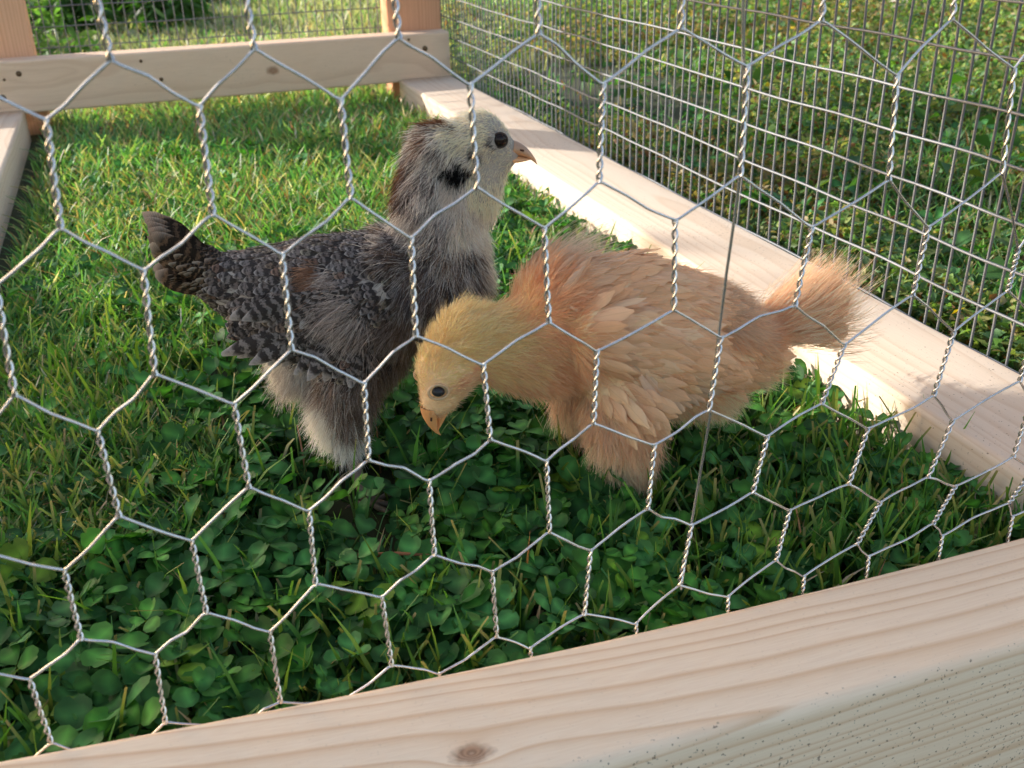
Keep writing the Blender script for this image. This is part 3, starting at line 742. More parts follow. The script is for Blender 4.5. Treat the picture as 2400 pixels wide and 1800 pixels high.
def body_mesh(name, segs, mat, parent, voxel=0.0016):
    """one continuous skin over tapered limbs: segs = [(p, q, rp, rq, side_scale)] in mm, local a/side/h"""
    bag = Bag()
    th = np.linspace(0, np.pi, 9); ph = np.linspace(0, 2 * np.pi, 14, endpoint=False)
    S = np.array([(math.sin(t) * math.cos(p), math.sin(t) * math.sin(p), math.cos(t)) for t in th for p in ph])
    Q = np.array([(i * 14 + j, (i + 1) * 14 + j, (i + 1) * 14 + (j + 1) % 14, i * 14 + (j + 1) % 14) for i in range(8) for j in range(14)])
    for (p, q, rp, rq, ss) in segs:
        p = np.array(p, float); q = np.array(q, float); d = np.linalg.norm(q - p); n = max(1, int(d / (0.22 * min(rp, rq))) + 1)
        for f in np.linspace(0, 1, n):
            c = p * (1 - f) + q * f; r = rp * (1 - f) + rq * f
            V = S * r * np.array([1, ss, 1]) + c
            bag.add(V * MM, Q)
    me = bag.mesh(name)
    o = link(name, me, mat)
    md = o.modifiers.new("r", 'REMESH'); md.mode = 'VOXEL'; md.voxel_size = voxel; md.use_smooth_shade = True
    sm = o.modifiers.new("s", 'SMOOTH'); sm.iterations = 14; sm.factor = 0.6
    dg = bpy.context.evaluated_depsgraph_get(); ev = o.evaluated_get(dg)
    me2 = bpy.data.meshes.new_from_object(ev); me2.name = name
    o.modifiers.clear(); o.data = me2; me2.materials.clear(); me2.materials.append(mat)
    me2.polygons.foreach_set("use_smooth", np.ones(len(me2.polygons), bool))
    bpy.data.meshes.remove(me)
    o.parent = parent
    return o

def surf_sample(me, n):
    me.calc_loop_triangles()
    nv = len(me.vertices); co = np.empty(nv * 3, np.float32); me.vertices.foreach_get("co", co); co = co.reshape(-1, 3).astype(float)
    no = np.empty(nv * 3, np.float32); me.vertices.foreach_get("normal", no); no = no.reshape(-1, 3).astype(float)
    nt_ = len(me.loop_triangles); tr = np.empty(nt_ * 3, np.int32); me.loop_triangles.foreach_get("vertices", tr); tr = tr.reshape(-1, 3)
    A = np.linalg.norm(np.cross(co[tr[:, 1]] - co[tr[:, 0]], co[tr[:, 2]] - co[tr[:, 0]]), axis=1)
    f = rng.choice(nt_, n, p=A / A.sum()); u = rng.random((n, 2)); s = u.sum(1) > 1; u[s] = 1 - u[s]
    w = np.stack([1 - u.sum(1), u[:, 0], u[:, 1]], 1)[:, :, None]
    return (co[tr[f]] * w).sum(1), nrm((no[tr[f]] * w).sum(1))

def field(P, nodes, power=3.0):
    """inverse-distance blend of design nodes in the side view (a, h in mm)"""
    A = np.array([[n[0], n[1]] for n in nodes], float); q = P[:, [0, 2]] / MM
    d = np.sqrt(((q[:, None, :] - A[None]) ** 2).sum(2)) + 1.5
    w = d ** -power; w /= w.sum(1, keepdims=True)
    D = np.array([[n[2], 0, n[3]] for n in nodes], float); D = nrm(w @ nrm(D))
    L = w @ np.array([n[4] for n in nodes]); lift = w @ np.array([n[5] for n in nodes])
    wj = w ** 1.6 * (0.5 + rng.random(w.shape)); near = wj.argmax(1)
    return D, L, lift, near, w

CT = np.random.default_rng(99).normal(size=(4096, 3))
def cells(P, c):
    q = np.floor(P / c + CT[5] * 3).astype(int); return (q[:, 0] * 73856093 ^ q[:, 1] * 19349663 ^ q[:, 2] * 83492791) & 4095, (q + 0.5 - CT[5] * 3) * c
def strands(P, Nn, D, L, lift, jit=0.25, droop=0.0, k=5, curl=0.0, clump=0.30, csize=0.0030):
    n = len(P)
    Pj = P + rng.normal(size=P.shape) * csize * 0.22
    cid, cc = cells(Pj, csize)
    cid2, _ = cells(Pj, csize * 3.1)
    D = nrm(D + CT[cid] * 0.20 + CT[cid2] * 0.16)
    Lc = 1 + 0.22 * CT[(cid + 7) & 4095][:, :1]
    T = nrm(D - Nn * (D * Nn).sum(1, keepdims=True))
    T = nrm(T + rng.normal(size=(n, 3)) * jit); 
    a = (lift * (0.7 + 0.6 * rng.random(n)))[:, None]
    out = nrm(T * (1 - a) + Nn * a); L = (L * (0.65 + 0.6 * rng.random(n)) * MM)[:, None] * np.clip(Lc, 0.5, 1.5)
    S = np.cross(T, Nn); cu = rng.normal(size=(n, 1)) * curl
    pts = []
    for t in np.linspace(0, 1, k):
        p = P - Nn * 0.0004 + out * L * t + (T - Nn * 0.35) * L * 0.28 * t * t * a + S * L * cu * t * t
        p = p + np.array([0, 0, -1.0]) * L * droop * t * t
        dc = cc - P; dc = dc - Nn * (dc * Nn).sum(1, keepdims=True)
        p = p + dc * clump * t * (L > 0.004)
        pts.append(p)
    return np.stack(pts, 1)

def feather_cards(P, Nn, D, L, W, lift, col, tipw=0.55, kx=6, cup=0.16, curve=0.25):
    """overlapping vane cards; returns V, Q, C, UV (u in -1..1, v 0..1)"""
    n = len(P); T = nrm(D - Nn * (D * Nn).sum(1, keepdims=True)); S = nrm(np.cross(T, Nn))
    ts = np.linspace(0, 1, kx); us = np.array([-1, -0.5, 0, 0.5, 1.0])
    L = (L * MM)[:, None]; W = (W * MM)[:, None] * 0.5; lift = np.asarray(lift).reshape(-1, 1)
    V = np.zeros((n, kx, 5, 3)); UV = np.zeros((n, kx, 5, 2))
    for i, t in enumerate(ts):
        wf = (0.30 + 0.70 * math.sin(min(t / 0.6, 1) * math.pi / 2)) * (1.0 if t < 0.7 else (1 - (1 - tipw) * ((t - 0.7) / 0.3) ** 2))
        c = P - Nn * 0.0002 + T * L * t + Nn * L * (lift * t - curve * t * t)
        for j, u in enumerate(us):
            tt = -0.10 * abs(u) ** 2 * (t ** 2)
            jag = (rng.random((n, 1)) - 0.5) * 0.10 * (1 if (i == kx - 1 or abs(u) == 1) else 0.2)
            V[:, i, j] = c + S * W * wf * u * (1 + jag) + T * L * (tt + jag * 0.4) - Nn * W * cup * u * u * 1.2
            UV[:, i, j] = (u, t)
    V = V.reshape(n, -1, 3); k = kx * 5; b = np.arange(n)[:, None] * k
    q = np.array([(i * 5 + j, i * 5 + j + 1, (i + 1) * 5 + j + 1, (i + 1) * 5 + j) for i in range(kx - 1) for j in range(4)])
    Q = (b[:, :, None] + q[None]).reshape(-1, 4)
    C = np.repeat(col[:, None, :], k, 1)
    return V.reshape(-1, 3), Q, C.reshape(-1, 3), UV.reshape(-1, 2)

def thin(P, dmin):
    """greedy poisson thinning"""
    cell = {}; keep = []
    for i, p in enumerate(P):
        c = tuple((p / dmin).astype(int)); ok = True
        for dx in (-1, 0, 1):
            for dy in (-1, 0, 1):
                for dz in (-1, 0, 1):
                    for j in cell.get((c[0] + dx, c[1] + dy, c[2] + dz), ()):
                        if np.sum((P[j] - p) ** 2) < dmin * dmin: ok = False; break
                    if not ok: break
                if not ok: break
            if not ok: break
        if ok: cell.setdefault(c, []).append(i); keep.append(i)
    return np.array(keep)

def skin_mat(name, col, rough=0.5, bump=900, spec=0.4, col2=None):
    mt, nt, b = mat_new(name); tc = N(nt, "ShaderNodeTexCoord")
    nz = N(nt, "ShaderNodeTexNoise"); nz.inputs["Scale"].default_value = bump; nt.links.new(tc.outputs["Object"], nz.inputs[0])
    c = mixc(nt, nz.outputs[0], col, col2 or tuple(x * 0.7 for x in col)); nt.links.new(c, b.inputs["Base Color"])
    b.inputs["Roughness"].default_value = rough; b.inputs["Specular IOR Level"].default_value = spec
    b.inputs["Subsurface Weight"].default_value = 0.1; b.inputs["Subsurface Radius"].default_value = (0.002, 0.001, 0.0005)
    bp = N(nt, "ShaderNodeBump"); bp.inputs["Strength"].default_value = 0.3; bp.inputs["Distance"].default_value = 0.0003
    nt.links.new(nz.outputs[0], bp.inputs["Height"]); nt.links.new(bp.outputs[0], b.inputs["Normal"])
    return mt

def beak_obj(parent, base, d, up, L, hb, wb, hook, mt, tipdark=None):
    """curved upper mandible over a shorter lower one. base/d/up in local a,h (mm)"""
    d = np.array([d[0], 0, d[1]], float); d /= np.linalg.norm(d); up = np.array([up[0], 0, up[1]], float); up -= d * (up @ d); up /= np.linalg.norm(up)
    sv = np.array([0, 1.0, 0]); base = np.array([base[0], 0, base[1]], float); bag = Bag()
    for part in (0, 1):
        n = 12; k = 14; V = []
        for i in range(n):
            t = i / (n - 1) * (1.0 if part == 0 else 0.80)
            w = wb * (1 - t) ** 0.75 * (1 - 0.15 * t) + 0.12
            if part == 0:
                top = hb * 0.62 * (1 - t ** 1.7) - hook * t ** 3; bot = -0.02 * hb - hook * 1.15 * t ** 4 - 0.3 * t
                if t > 0.97: top = bot + 0.2
            else:
                top = -0.03 * hb - 0.35 * t; bot = -hb * 0.40 * (1 - (t / 0.8) ** 1.6) - 0.45
            c = base + d * L * t
            for j in range(k):
                a = 2 * math.pi * j / k; ca, sa = math.cos(a), math.sin(a)
                m_, h_ = (top + bot) / 2, (top - bot) / 2
                V.append(c + sv * w / 2 * ca * (1 - 0.35 * max(sa, 0)) + up * (m_ + h_ * sa))
        V = np.array(V) * MM
        Q = [(i * k + j, i * k + (j + 1) % k, (i + 1) * k + (j + 1) % k, (i + 1) * k + j) for i in range(n - 1) for j in range(k)]
        bag.add(V, np.array(Q)); 
        bag.add(V[-k:], np.array([list(range(k))]))
    bk = link("beak", bag.mesh("beak"), mt, parent)
    for s in (-1, 1):      # nostrils
        V, Q = tube([np.zeros(3), np.array([1.7, 0, 0]) * MM, np.array([2.1, 0, 0]) * MM], np.array([0.45, 0.5, 0.05]) * MM, 8)
        P0 = (base + d * L * 0.24 + up * hb * 0.30 + sv * s * wb * 0.36) * MM
        M_ = np.stack([d, sv, up], 1); V = V @ M_.T + P0
        link("nostril", np_mesh("nostril", V, Q), M_NOSTRIL, bk)
    return bk
M_NOSTRIL = skin_mat("nostril", (0.10, 0.04, 0.02), 0.8)

def uvsphere(r, n=24, mm=16):
    V = np.array([(r * math.sin(math.pi * i / mm) * math.cos(2 * math.pi * j / n), r * math.sin(math.pi * i / mm) * math.sin(2 * math.pi * j / n), r * math.cos(math.pi * i / mm)) for i in range(mm + 1) for j in range(n)])
    Q = np.array([(i * n + j, (i + 1) * n + j, (i + 1) * n + (j + 1) % n, i * n + (j + 1) % n) for i in range(mm) for j in range(n)])
    return V, Q

def eye_objs(parent, a, h, side, r, mt_eye, mt_lid, lid_r, squash=1.0, ang=0.0, yaw=0.0):
    for s in (-1, 1):
        V, Q = uvsphere(r * MM); V = V * np.array([1, 0.8, squash])
        e = link("eye", np_mesh("eye", V, Q), mt_eye, parent); e.location = (a * MM, s * side * MM, h * MM); e.rotation_euler = (0, ang, s * yaw)
        P = []
        for i in range(27):
            t = 2 * math.pi * i / 26; P.append((math.cos(t) * lid_r[0] * MM, -s * 0.0003 + s * 0.25 * r * MM, math.sin(t) * lid_r[0] * MM * squash * lid_r[2]))
        V, Q = tube(P, lid_r[1] * MM, 7)
        link("eyelid", np_mesh("eyelid", V, Q), mt_lid, e)

def leg_obj(parent, joints, rads, toes, mt, mt_claw):
    """shank from joints (mm), toes = [(dir_a, dir_s, length)] from the last joint"""
    bag = Bag()
    V, Q = tube(np.array(joints) * MM, np.array(rads) * MM, 10); bag.add(V, Q)
    F = np.array(joints[-1], float)
    for (da, ds, L) in toes:
        d = np.array([da, ds, 0.0]); d /= np.linalg.norm(d)
        P = [F + [0, 0, 0.6], F + d * L * 0.25 + [0, 0, 1.4], F + d * L * 0.5 + [0, 0, 0.2], F + d * L * 0.75 + [0, 0, 0.6], F + d * L + [0, 0, -0.6]]
        V, Q = tube(np.array(P) * MM, np.array([1.9, 1.6, 1.5, 1.35, 1.0]) * MM, 8); bag.add(V, Q)
        P = [F + d * L + [0, 0, -0.4], F + d * (L + 2.2) + [0, 0, -1.2], F + d * (L + 3.6) + [0, 0, -2.6]]
        V, Q = tube(np.array(P) * MM, np.array([0.9, 0.6, 0.1]) * MM, 6); bag.add(V, Q)
    return link("leg", bag.mesh("leg"), mt, parent)

def lerpcols(near, pal, P=None, csize=0.0030):
    """each strand picks one of its node's colours, mostly alike within a small clump"""
    c = np.zeros((len(near), 3))
    r = rng.random(len(near))
    if P is not None:
        cid, _ = cells(P + rng.normal(size=P.shape) * csize * 0.3, csize)
        r = np.where(rng.random(len(near)) < 0.72, (CT[(cid * 13 + 5) & 4095, 0] * 3.7) % 1.0, r)
    for k, cols in enumerate(pal):
        mk = near == k
        if not mk.any(): continue
        c[mk] = np.array(cols)[np.minimum((r[mk] * len(cols)).astype(int), len(cols) - 1)]
    return c * (0.82 + 0.36 * rng.random((len(near), 1)))

# -- the grey barred chick, standing tall and looking right
def grey_chick():
    GAIN = np.array([1.65, 1.63, 1.60])
    root = empty("chick", (-0.340, -0.017, 0.0), math.radians(-15))
    tag(root, "taller grey barred chick standing alert with pale head and orange-brown beak", "chick", "young chickens in the run")
    skin = skin_mat("grey_chick_skin", (0.42, 0.39, 0.35), 0.8, 900, 0.1, (0.28, 0.26, 0.24))
    B = [((77, 0, 168), (66, 0, 161), 12.5, 14, .86), ((77, 0, 168), (87, 0, 161), 12.5, 8.0, .80), ((60, 0, 161), (58, 0, 143), 15.5, 18.5, .84), ((58, 0, 143), (57, 0, 124), 18.5, 20, .88), ((57, 0, 124), (54, 0, 100), 20, 24, .92), ((80, 0, 156), (74, 0, 142), 10, 12, .8),
         ((54, 0, 102), (28, 0, 98), 24, 29, .95), ((28, 0, 98), (2, 0, 97), 29, 29, .95), ((2, 0, 97), (-22, 0, 99), 29, 23, .92), ((-22, 0, 99), (-40, 0, 105), 23, 15, .9), ((-40, 0, 105), (-51, 0, 112), 15, 8, 1),
         ((20, 0, 70), (-8, 0, 70), 18, 18, 1)]
    for s in (-1, 1):
        B += [((12, s * 16, 72), (6, s * 19, 50), 16, 13, 1), ((6, s * 19, 50), (5, s * 22, 36), 13, 8.0, 1), ((5, s * 22, 36), (7, s * 25, 25), 8.0, 4.0, 1),
              ((20, s * 24, 100), (-12, s * 25, 92), 13, 14, .5), ((-12, s * 25, 92), (-30, s * 20, 92), 13, 9, .5)]
    body = body_mesh("body", B, skin, root)
    cream = [(.57, .535, .43), (.57, .52, .41), (.56, .505, .40)]
    salt = [(.58, .56, .52), (.50, .48, .45), (.05, .045, .045), (.42, .39, .37), (.16, .14, .13)]
    brown = [(.22, .10, .05), (.14, .07, .04), (.05, .035, .03), (.30, .17, .10)]
    dkn = [(.07, .062, .065), (.05, .045, .045), (.26, .25, .26), (.12, .085, .07)]
    neck = [(.46, .44, .42), (.56, .54, .51), (.09, .08, .08), (.30, .27, .27)]
    front = [(.58, .53, .46), (.50, .46, .41), (.42, .38, .35)]
    mid = [(.38, .36, .34), (.52, .50, .47), (.15, .10, .07), (.08, .07, .068)]
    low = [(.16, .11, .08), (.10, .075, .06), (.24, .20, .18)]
    fluff = [(.34, .30, .28), (.48, .44, .41), (.24, .20, .18), (.10, .08, .07)]
    rust = [(.22, .12, .075), (.28, .19, .14), (.14, .09, .065)]
    white = [(.57, .56, .51), (.56, .54, .50), (.52, .50, .46)]
    grey = [(.46, .44, .41), (.36, .33, .31), (.26, .23, .21)]
    bar = [(.10, .08, .07), (.06, .05, .045)]
    # a, h, flow a, flow h, length, lift, kind, colours
    nd = [(92, 164, -1, .25, 2.2, .25, 'd', cream), (85, 176, -1, .2, 3.0, .25, 'd', cream), (86, 156, -1, -.15, 2.6, .25, 'd', cream), (75, 184, -1, -.1, 4.0, .3, 'd', salt[:2] + cream), (66, 172, -.9, -.5, 5.0, .3, 'd', salt[:2] + cream * 2),
          (60, 181, -.9, -.6, 5.5, .35, 'd', salt + brown[2:3]), (50, 174, -.7, -.8, 6.5, .4, 'd', salt + brown[1:3]), (42, 162, -.5, -.9, 8, .42, 'd', dkn + neck), (38, 148, -.4, -.9, 9, .45, 'd', dkn + neck), (37, 135, -.6, -.8, 9, .45, 'd', neck),
          (58, 164, -.8, -.6, 5.5, .3, 'd', salt), (52, 152, -.5, -.9, 7, .35, 'd', neck), (62, 148, -.35, -.9, 7, .35, 'd', neck[:2] + front[1:]), (78, 146, -.3, -1, 4, .3, 'd', cream), (84, 148, -.4, -1, 3, .25, 'd', cream),
          (56, 138, -.3, -1, 8, .42, 'd', neck), (70, 132, -.2, -1, 7, .4, 'd', neck[:2] + front), (80, 128, 0.1, -1, 7, .45, 'd', front), (82, 110, 0.1, -1, 8, .45, 'd', front), (66, 114, -.2, -1, 8, .4, 'd', mid), (74, 96, 0, -1, 7, .38, 'd', mid + front[:1]),
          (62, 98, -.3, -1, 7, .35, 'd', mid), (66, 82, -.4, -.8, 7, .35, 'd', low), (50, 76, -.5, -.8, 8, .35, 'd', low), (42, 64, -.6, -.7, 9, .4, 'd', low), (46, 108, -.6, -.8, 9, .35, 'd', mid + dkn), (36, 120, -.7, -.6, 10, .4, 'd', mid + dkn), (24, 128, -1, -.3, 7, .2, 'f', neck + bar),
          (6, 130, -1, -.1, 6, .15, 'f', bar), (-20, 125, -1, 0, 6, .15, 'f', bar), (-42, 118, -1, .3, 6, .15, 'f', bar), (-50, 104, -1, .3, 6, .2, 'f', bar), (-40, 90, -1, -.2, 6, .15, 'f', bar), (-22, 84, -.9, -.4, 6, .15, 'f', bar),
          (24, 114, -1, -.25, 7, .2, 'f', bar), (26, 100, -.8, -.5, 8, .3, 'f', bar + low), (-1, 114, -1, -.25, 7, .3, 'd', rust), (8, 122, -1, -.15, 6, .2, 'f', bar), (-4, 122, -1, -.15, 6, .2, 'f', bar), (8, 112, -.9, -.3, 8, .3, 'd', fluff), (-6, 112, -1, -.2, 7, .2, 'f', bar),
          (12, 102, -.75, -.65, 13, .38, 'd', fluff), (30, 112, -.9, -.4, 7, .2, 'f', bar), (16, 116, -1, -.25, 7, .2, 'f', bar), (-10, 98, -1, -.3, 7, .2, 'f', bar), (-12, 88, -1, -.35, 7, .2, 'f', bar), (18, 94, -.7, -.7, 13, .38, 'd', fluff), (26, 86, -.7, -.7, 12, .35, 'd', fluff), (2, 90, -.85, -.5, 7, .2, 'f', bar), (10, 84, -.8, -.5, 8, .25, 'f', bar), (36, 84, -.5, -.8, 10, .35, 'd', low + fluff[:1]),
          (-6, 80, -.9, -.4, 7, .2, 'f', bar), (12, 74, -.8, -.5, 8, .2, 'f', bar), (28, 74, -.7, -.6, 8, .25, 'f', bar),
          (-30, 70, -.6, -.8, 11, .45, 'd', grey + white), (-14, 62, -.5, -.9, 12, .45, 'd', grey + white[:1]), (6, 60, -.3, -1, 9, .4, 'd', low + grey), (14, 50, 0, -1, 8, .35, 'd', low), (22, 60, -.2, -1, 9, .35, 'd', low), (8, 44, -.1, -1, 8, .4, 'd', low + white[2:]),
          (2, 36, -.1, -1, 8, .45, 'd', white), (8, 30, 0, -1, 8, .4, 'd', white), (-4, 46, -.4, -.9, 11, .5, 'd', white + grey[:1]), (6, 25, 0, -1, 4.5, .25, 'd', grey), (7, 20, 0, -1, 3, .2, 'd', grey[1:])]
    kinds = np.array([n[6] for n in nd]); pal = [n[7] for n in nd]
    P, Nn = surf_sample(body.data, 125000)
    P = P.astype(float)
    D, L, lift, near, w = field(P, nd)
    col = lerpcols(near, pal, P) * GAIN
    a, h = P[:, 0] / MM, P[:, 2] / MM; sd_ = np.abs(P[:, 1]) / MM
    # black ear mark, dark smudge behind the eye, dark rim of the eye
    j = 1.6 * (vnoise(np.stack([a, h], 1), 0.5, 5) - 0.5)
    ear = ((a - 68.0) / 8.0) ** 2 + ((h - (156.5 - 0.10 * (a - 65))) / 3.4) ** 2 + j < 1
    ear2 = ((a - 75.5) / 3.0) ** 2 + ((h - 163.0) / 4.0) ** 2 + j < 1
    rim = ((a - 85.3) / 4.6) ** 2 + ((h - 168.6) / 3.6) ** 2 < 1
    col[ear & (sd_ > 5)] = (.008, .008, .008); col[ear2 & (sd_ > 5)] = (.05, .04, .035)
    L[ear] *= 0.9; nearear = (((a - 73) / 13) ** 2 + ((h - 158) / 9) ** 2 < 1) & ~ear; L[nearear] *= 0.6
    col[rim & (sd_ > 4)] = (.035, .028, .025)
    # stripe down the crown and nape
    st = (np.abs(P[:, 1]) / MM < 5.0 + 3.5 * j) & (h > 140) & (a < 72) & (vnoise(np.stack([a, h], 1), 0.22, 8) < 0.5)
    bc = np.array(brown)[rng.integers(0, 4, len(P))]; col[st] = bc[st]
    fk = kinds[near] == 'f'
    keep = ~(fk & (rng.random(len(P)) < 0.80))
    beakz = (a > 91.5) & (h < 168) & (h > 151); keep &= ~beakz
    keep &= ~((np.hypot(a - 85.5, h - 169) < 2.8) & (sd_ > 4))
    P, Nn, D, L, lift, col, fk = P[keep], Nn[keep], D[keep], L[keep], lift[keep], col[keep], fk[keep]
    L = np.where(fk, L * 0.7, L)
    S = strands(P, Nn, D, L, lift, 0.22, 0.10, 5, 0.12)
    hair_obj("down", S, np.where(L > 4, 0.00013, 0.00010), 0.00003, col, root)
    # barred contour feathers
    P, Nn = surf_sample(body.data, 24000)
    D, L, lift, near, w = field(P, nd, 4.0)
    fk = (kinds[near] == 'f')
    P, Nn, D = P[fk], Nn[fk], D[fk]
    k = thin(P, 0.0027); P, Nn, D = P[k], Nn[k], D[k]
    n = len(P); tint = (0.70 + 0.6 * rng.random((n, 1))) * np.array([[1.0, .95, .92]]) 
    tint[rng.random(n) < 0.12] *= np.array([1.2, .88, .72])
    D = nrm(D + rng.normal(size=D.shape) * 0.10)
    bag = Bag(); V, Q, C, UV = feather_cards(P, Nn, D, 7.8 + 3.0 * rng.random(n), 3.6 + 1.5 * rng.random(n), 0.08 + 0.14 * rng.random(n), tint, 0.55, 7, 0.16, 0.03)
    bag.add(V, Q, C, UV)
    me = bag.mesh("contour_feathers")
    link("contour_feathers", me, feather_mat("barred_feather", True, 1.9), root)
    # wing: flight feathers sweeping down and back over the flank
    M_WING = feather_mat("barred_flight_feather", True, 6.0, (0.035, 0.03, 0.03), (0.30, 0.27, 0.26))
    for s in (-1, 1):
        rp, tp, ll, ww = [], [], [], []
        for i in range(11):
            f = i / 10
            rp.append((22 - 24 * f, 27 + 2.5 * f, 92 + 4 * f)); tp.append((18 - 62 * f, 27.5 - 5 * f, 62 + 14 * f + 6 * f * f))
        rp2 = [(20 - 30 * i / 7, 28.5, 112 - 3 * i / 7) for i in range(8)]; tp2 = [(4 - 42 * i / 7, 29 - 6 * i / 7, 92 + 8 * i / 7) for i in range(8)]
        R = np.array(rp + rp2, float); T_ = np.array(tp + tp2, float); R[:, 1] *= s; T_[:, 1] *= s
        L_ = np.linalg.norm(T_ - R, axis=1); D_ = nrm(T_ - R); N_ = nrm(np.tile([[0, s * 1.0, 0.15]], (len(R), 1)) + rng.normal(size=(len(R), 3)) * 0.08)
        R = R * MM + N_ * (np.arange(len(R))[:, None] * 0.00012)
        tint = (0.75 + 0.4 * rng.random((len(R), 1))) * np.ones((1, 3))
        V, Q, C, UV = feather_cards(R, N_, D_, L_, np.full(len(R), 7.5), 0.05, tint, 0.55, 10, 0.16, 0.08)
        o = link("wing", np_mesh("wing", V, Q, C, UV), M_WING, root)
    # tail: a short upright fan of barred feathers
    R, T_, Nt = [], [], []
    for i in range(9):
        f = i / 8 - 0.5
        R.append((-44 - 4 * abs(f), 9 * f, 108 + 3 * (0.5 - abs(f)))); T_.append((-73 - 3 * math.cos(3 * f) + 6 * abs(f), 24 * f, 141 - 12 * abs(f)))
        Nt.append((-0.55, 1.2 * f - 0.5, 0.5))
    for i in range(8):
        f = i / 7 - 0.5
        R.append((-50, 7 * f, 102)); T_.append((-76 + 5 * abs(f), 18 * f, 132 - 16 * (i % 2) - 6 * abs(f))); Nt.append((-0.35, -0.85 if f < 0.1 else 0.85, 0.1))
    R, T_, Nt = np.array(R, float), np.array(T_, float), nrm(np.array(Nt, float))
    D_ = nrm(T_ - R); L_ = np.linalg.norm(T_ - R, axis=1); Nt = nrm(Nt - D_ * (Nt * D_).sum(1, keepdims=True))
    tint = (0.7 + 0.35 * rng.random((len(R), 1))) * np.array([[1.0, .88, .78]])
    V, Q, C, UV = feather_cards(R * MM, Nt, D_, L_, np.full(len(R), 11.5), 0.02, tint, 0.6, 12, 0.10, 0.03)
    link("tail", np_mesh("tail", V, Q, C, UV), feather_mat("barred_tail_feather", True, 6.5, (0.022, 0.017, 0.014), (0.24, 0.17, 0.12)), root)
    # covert feathers round the tail root
    n = 130; an = rng.random(n) * 6.283; f = rng.random(n)
    R = np.stack([-40 - 16 * f, 7 * np.cos(an) * (1.25 - f * .5), 107 + 12 * f + 10 * np.sin(an) * (1.2 - f * .5)], 1)
    N_ = nrm(np.stack([0.4 * np.sin(an) * 0, np.cos(an), np.sin(an)], 1)); D_ = nrm(np.array([[-.72, 0, .68]]) + rng.normal(size=(n, 3)) * .10)
    V, Q, C, UV = feather_cards(R * MM, N_, D_, 12 + 5 * rng.random(n), 6 + 2 * rng.random(n), 0.10, (0.7 + 0.5 * rng.random((n, 1))) * np.array([[1, .88, .78]]), 0.5, 7, 0.16, 0.06)
    link("tail_coverts", np_mesh("tail_coverts", V, Q, C, UV), bpy.data.materials["barred_tail_feather"], root)
    mb, nt, b = mat_new("horn_beak"); tc = N(nt, "ShaderNodeTexCoord"); sx = N(nt, "ShaderNodeSeparateXYZ"); nt.links.new(tc.outputs["Object"], sx.inputs[0])
    mr = N(nt, "ShaderNodeMapRange"); mr.inputs["From Min"].default_value = 0.1585; mr.inputs["From Max"].default_value = 0.1645
    nt.links.new(math_(nt, 'ADD', sx.outputs[2], math_(nt, 'MULTIPLY', math_(nt, 'SUBTRACT', sx.outputs[0], 0.095), 0.45)), mr.inputs["Value"])
    nz = N(nt, "ShaderNodeTexNoise"); nz.inputs["Scale"].default_value = 500; nt.links.new(tc.outputs["Object"], nz.inputs[0])
    c = mixc(nt, mr.outputs[0], (0.74, 0.40, 0.19), (0.30, 0.22, 0.16)); c = mixc(nt, math_(nt, 'MULTIPLY', nz.outputs[0], 0.4), c, (0.62, 0.30, 0.17))
    nt.links.new(c, b.inputs["Base Color"]); b.inputs["Roughness"].default_value = 0.42
    beak_obj(root, (91.0, 161.0), (1, -.24), (0, 1), 12.8, 9.5, 9.0, 2.2, mb)
    ey = skin_mat("eye_black", (0.006, 0.005, 0.006), 0.12, 50, 0.25, (0.02, 0.012, 0.01)); ey.node_tree.nodes["Principled BSDF"].inputs["Subsurface Weight"].default_value = 0
    eye_objs(root, 85.5, 168.8, 7.3, 3.1, ey, skin_mat("dark_lid", (0.05, 0.035, 0.03), 0.5), (3.2, 0.5, 1.0))
    ls = skin_mat("shank_brown", (0.34, 0.24, 0.18), 0.5, 700, 0.4, (0.16, 0.12, 0.10)); 
    leg_obj(root, [(6, -24, 32), (8, -26, 23), (11, -31, 13), (15, -37, 2.5)], [4.8, 4.0, 2.9, 2.7], [(1, -.15, 17), (.8, -.7, 14), (.8, .55, 14), (-1, .1, 8)], ls, None)
    leg_obj(root, [(5, 22, 32), (2, 22, 22), (-8, 24, 12), (-18, 26, 5)], [4.8, 4.0, 2.9, 2.7], [(1, -.15, 17), (.8, -.7, 14), (.8, .55, 14), (-1, .1, 8)], ls, None)
    return root
grey_chick()

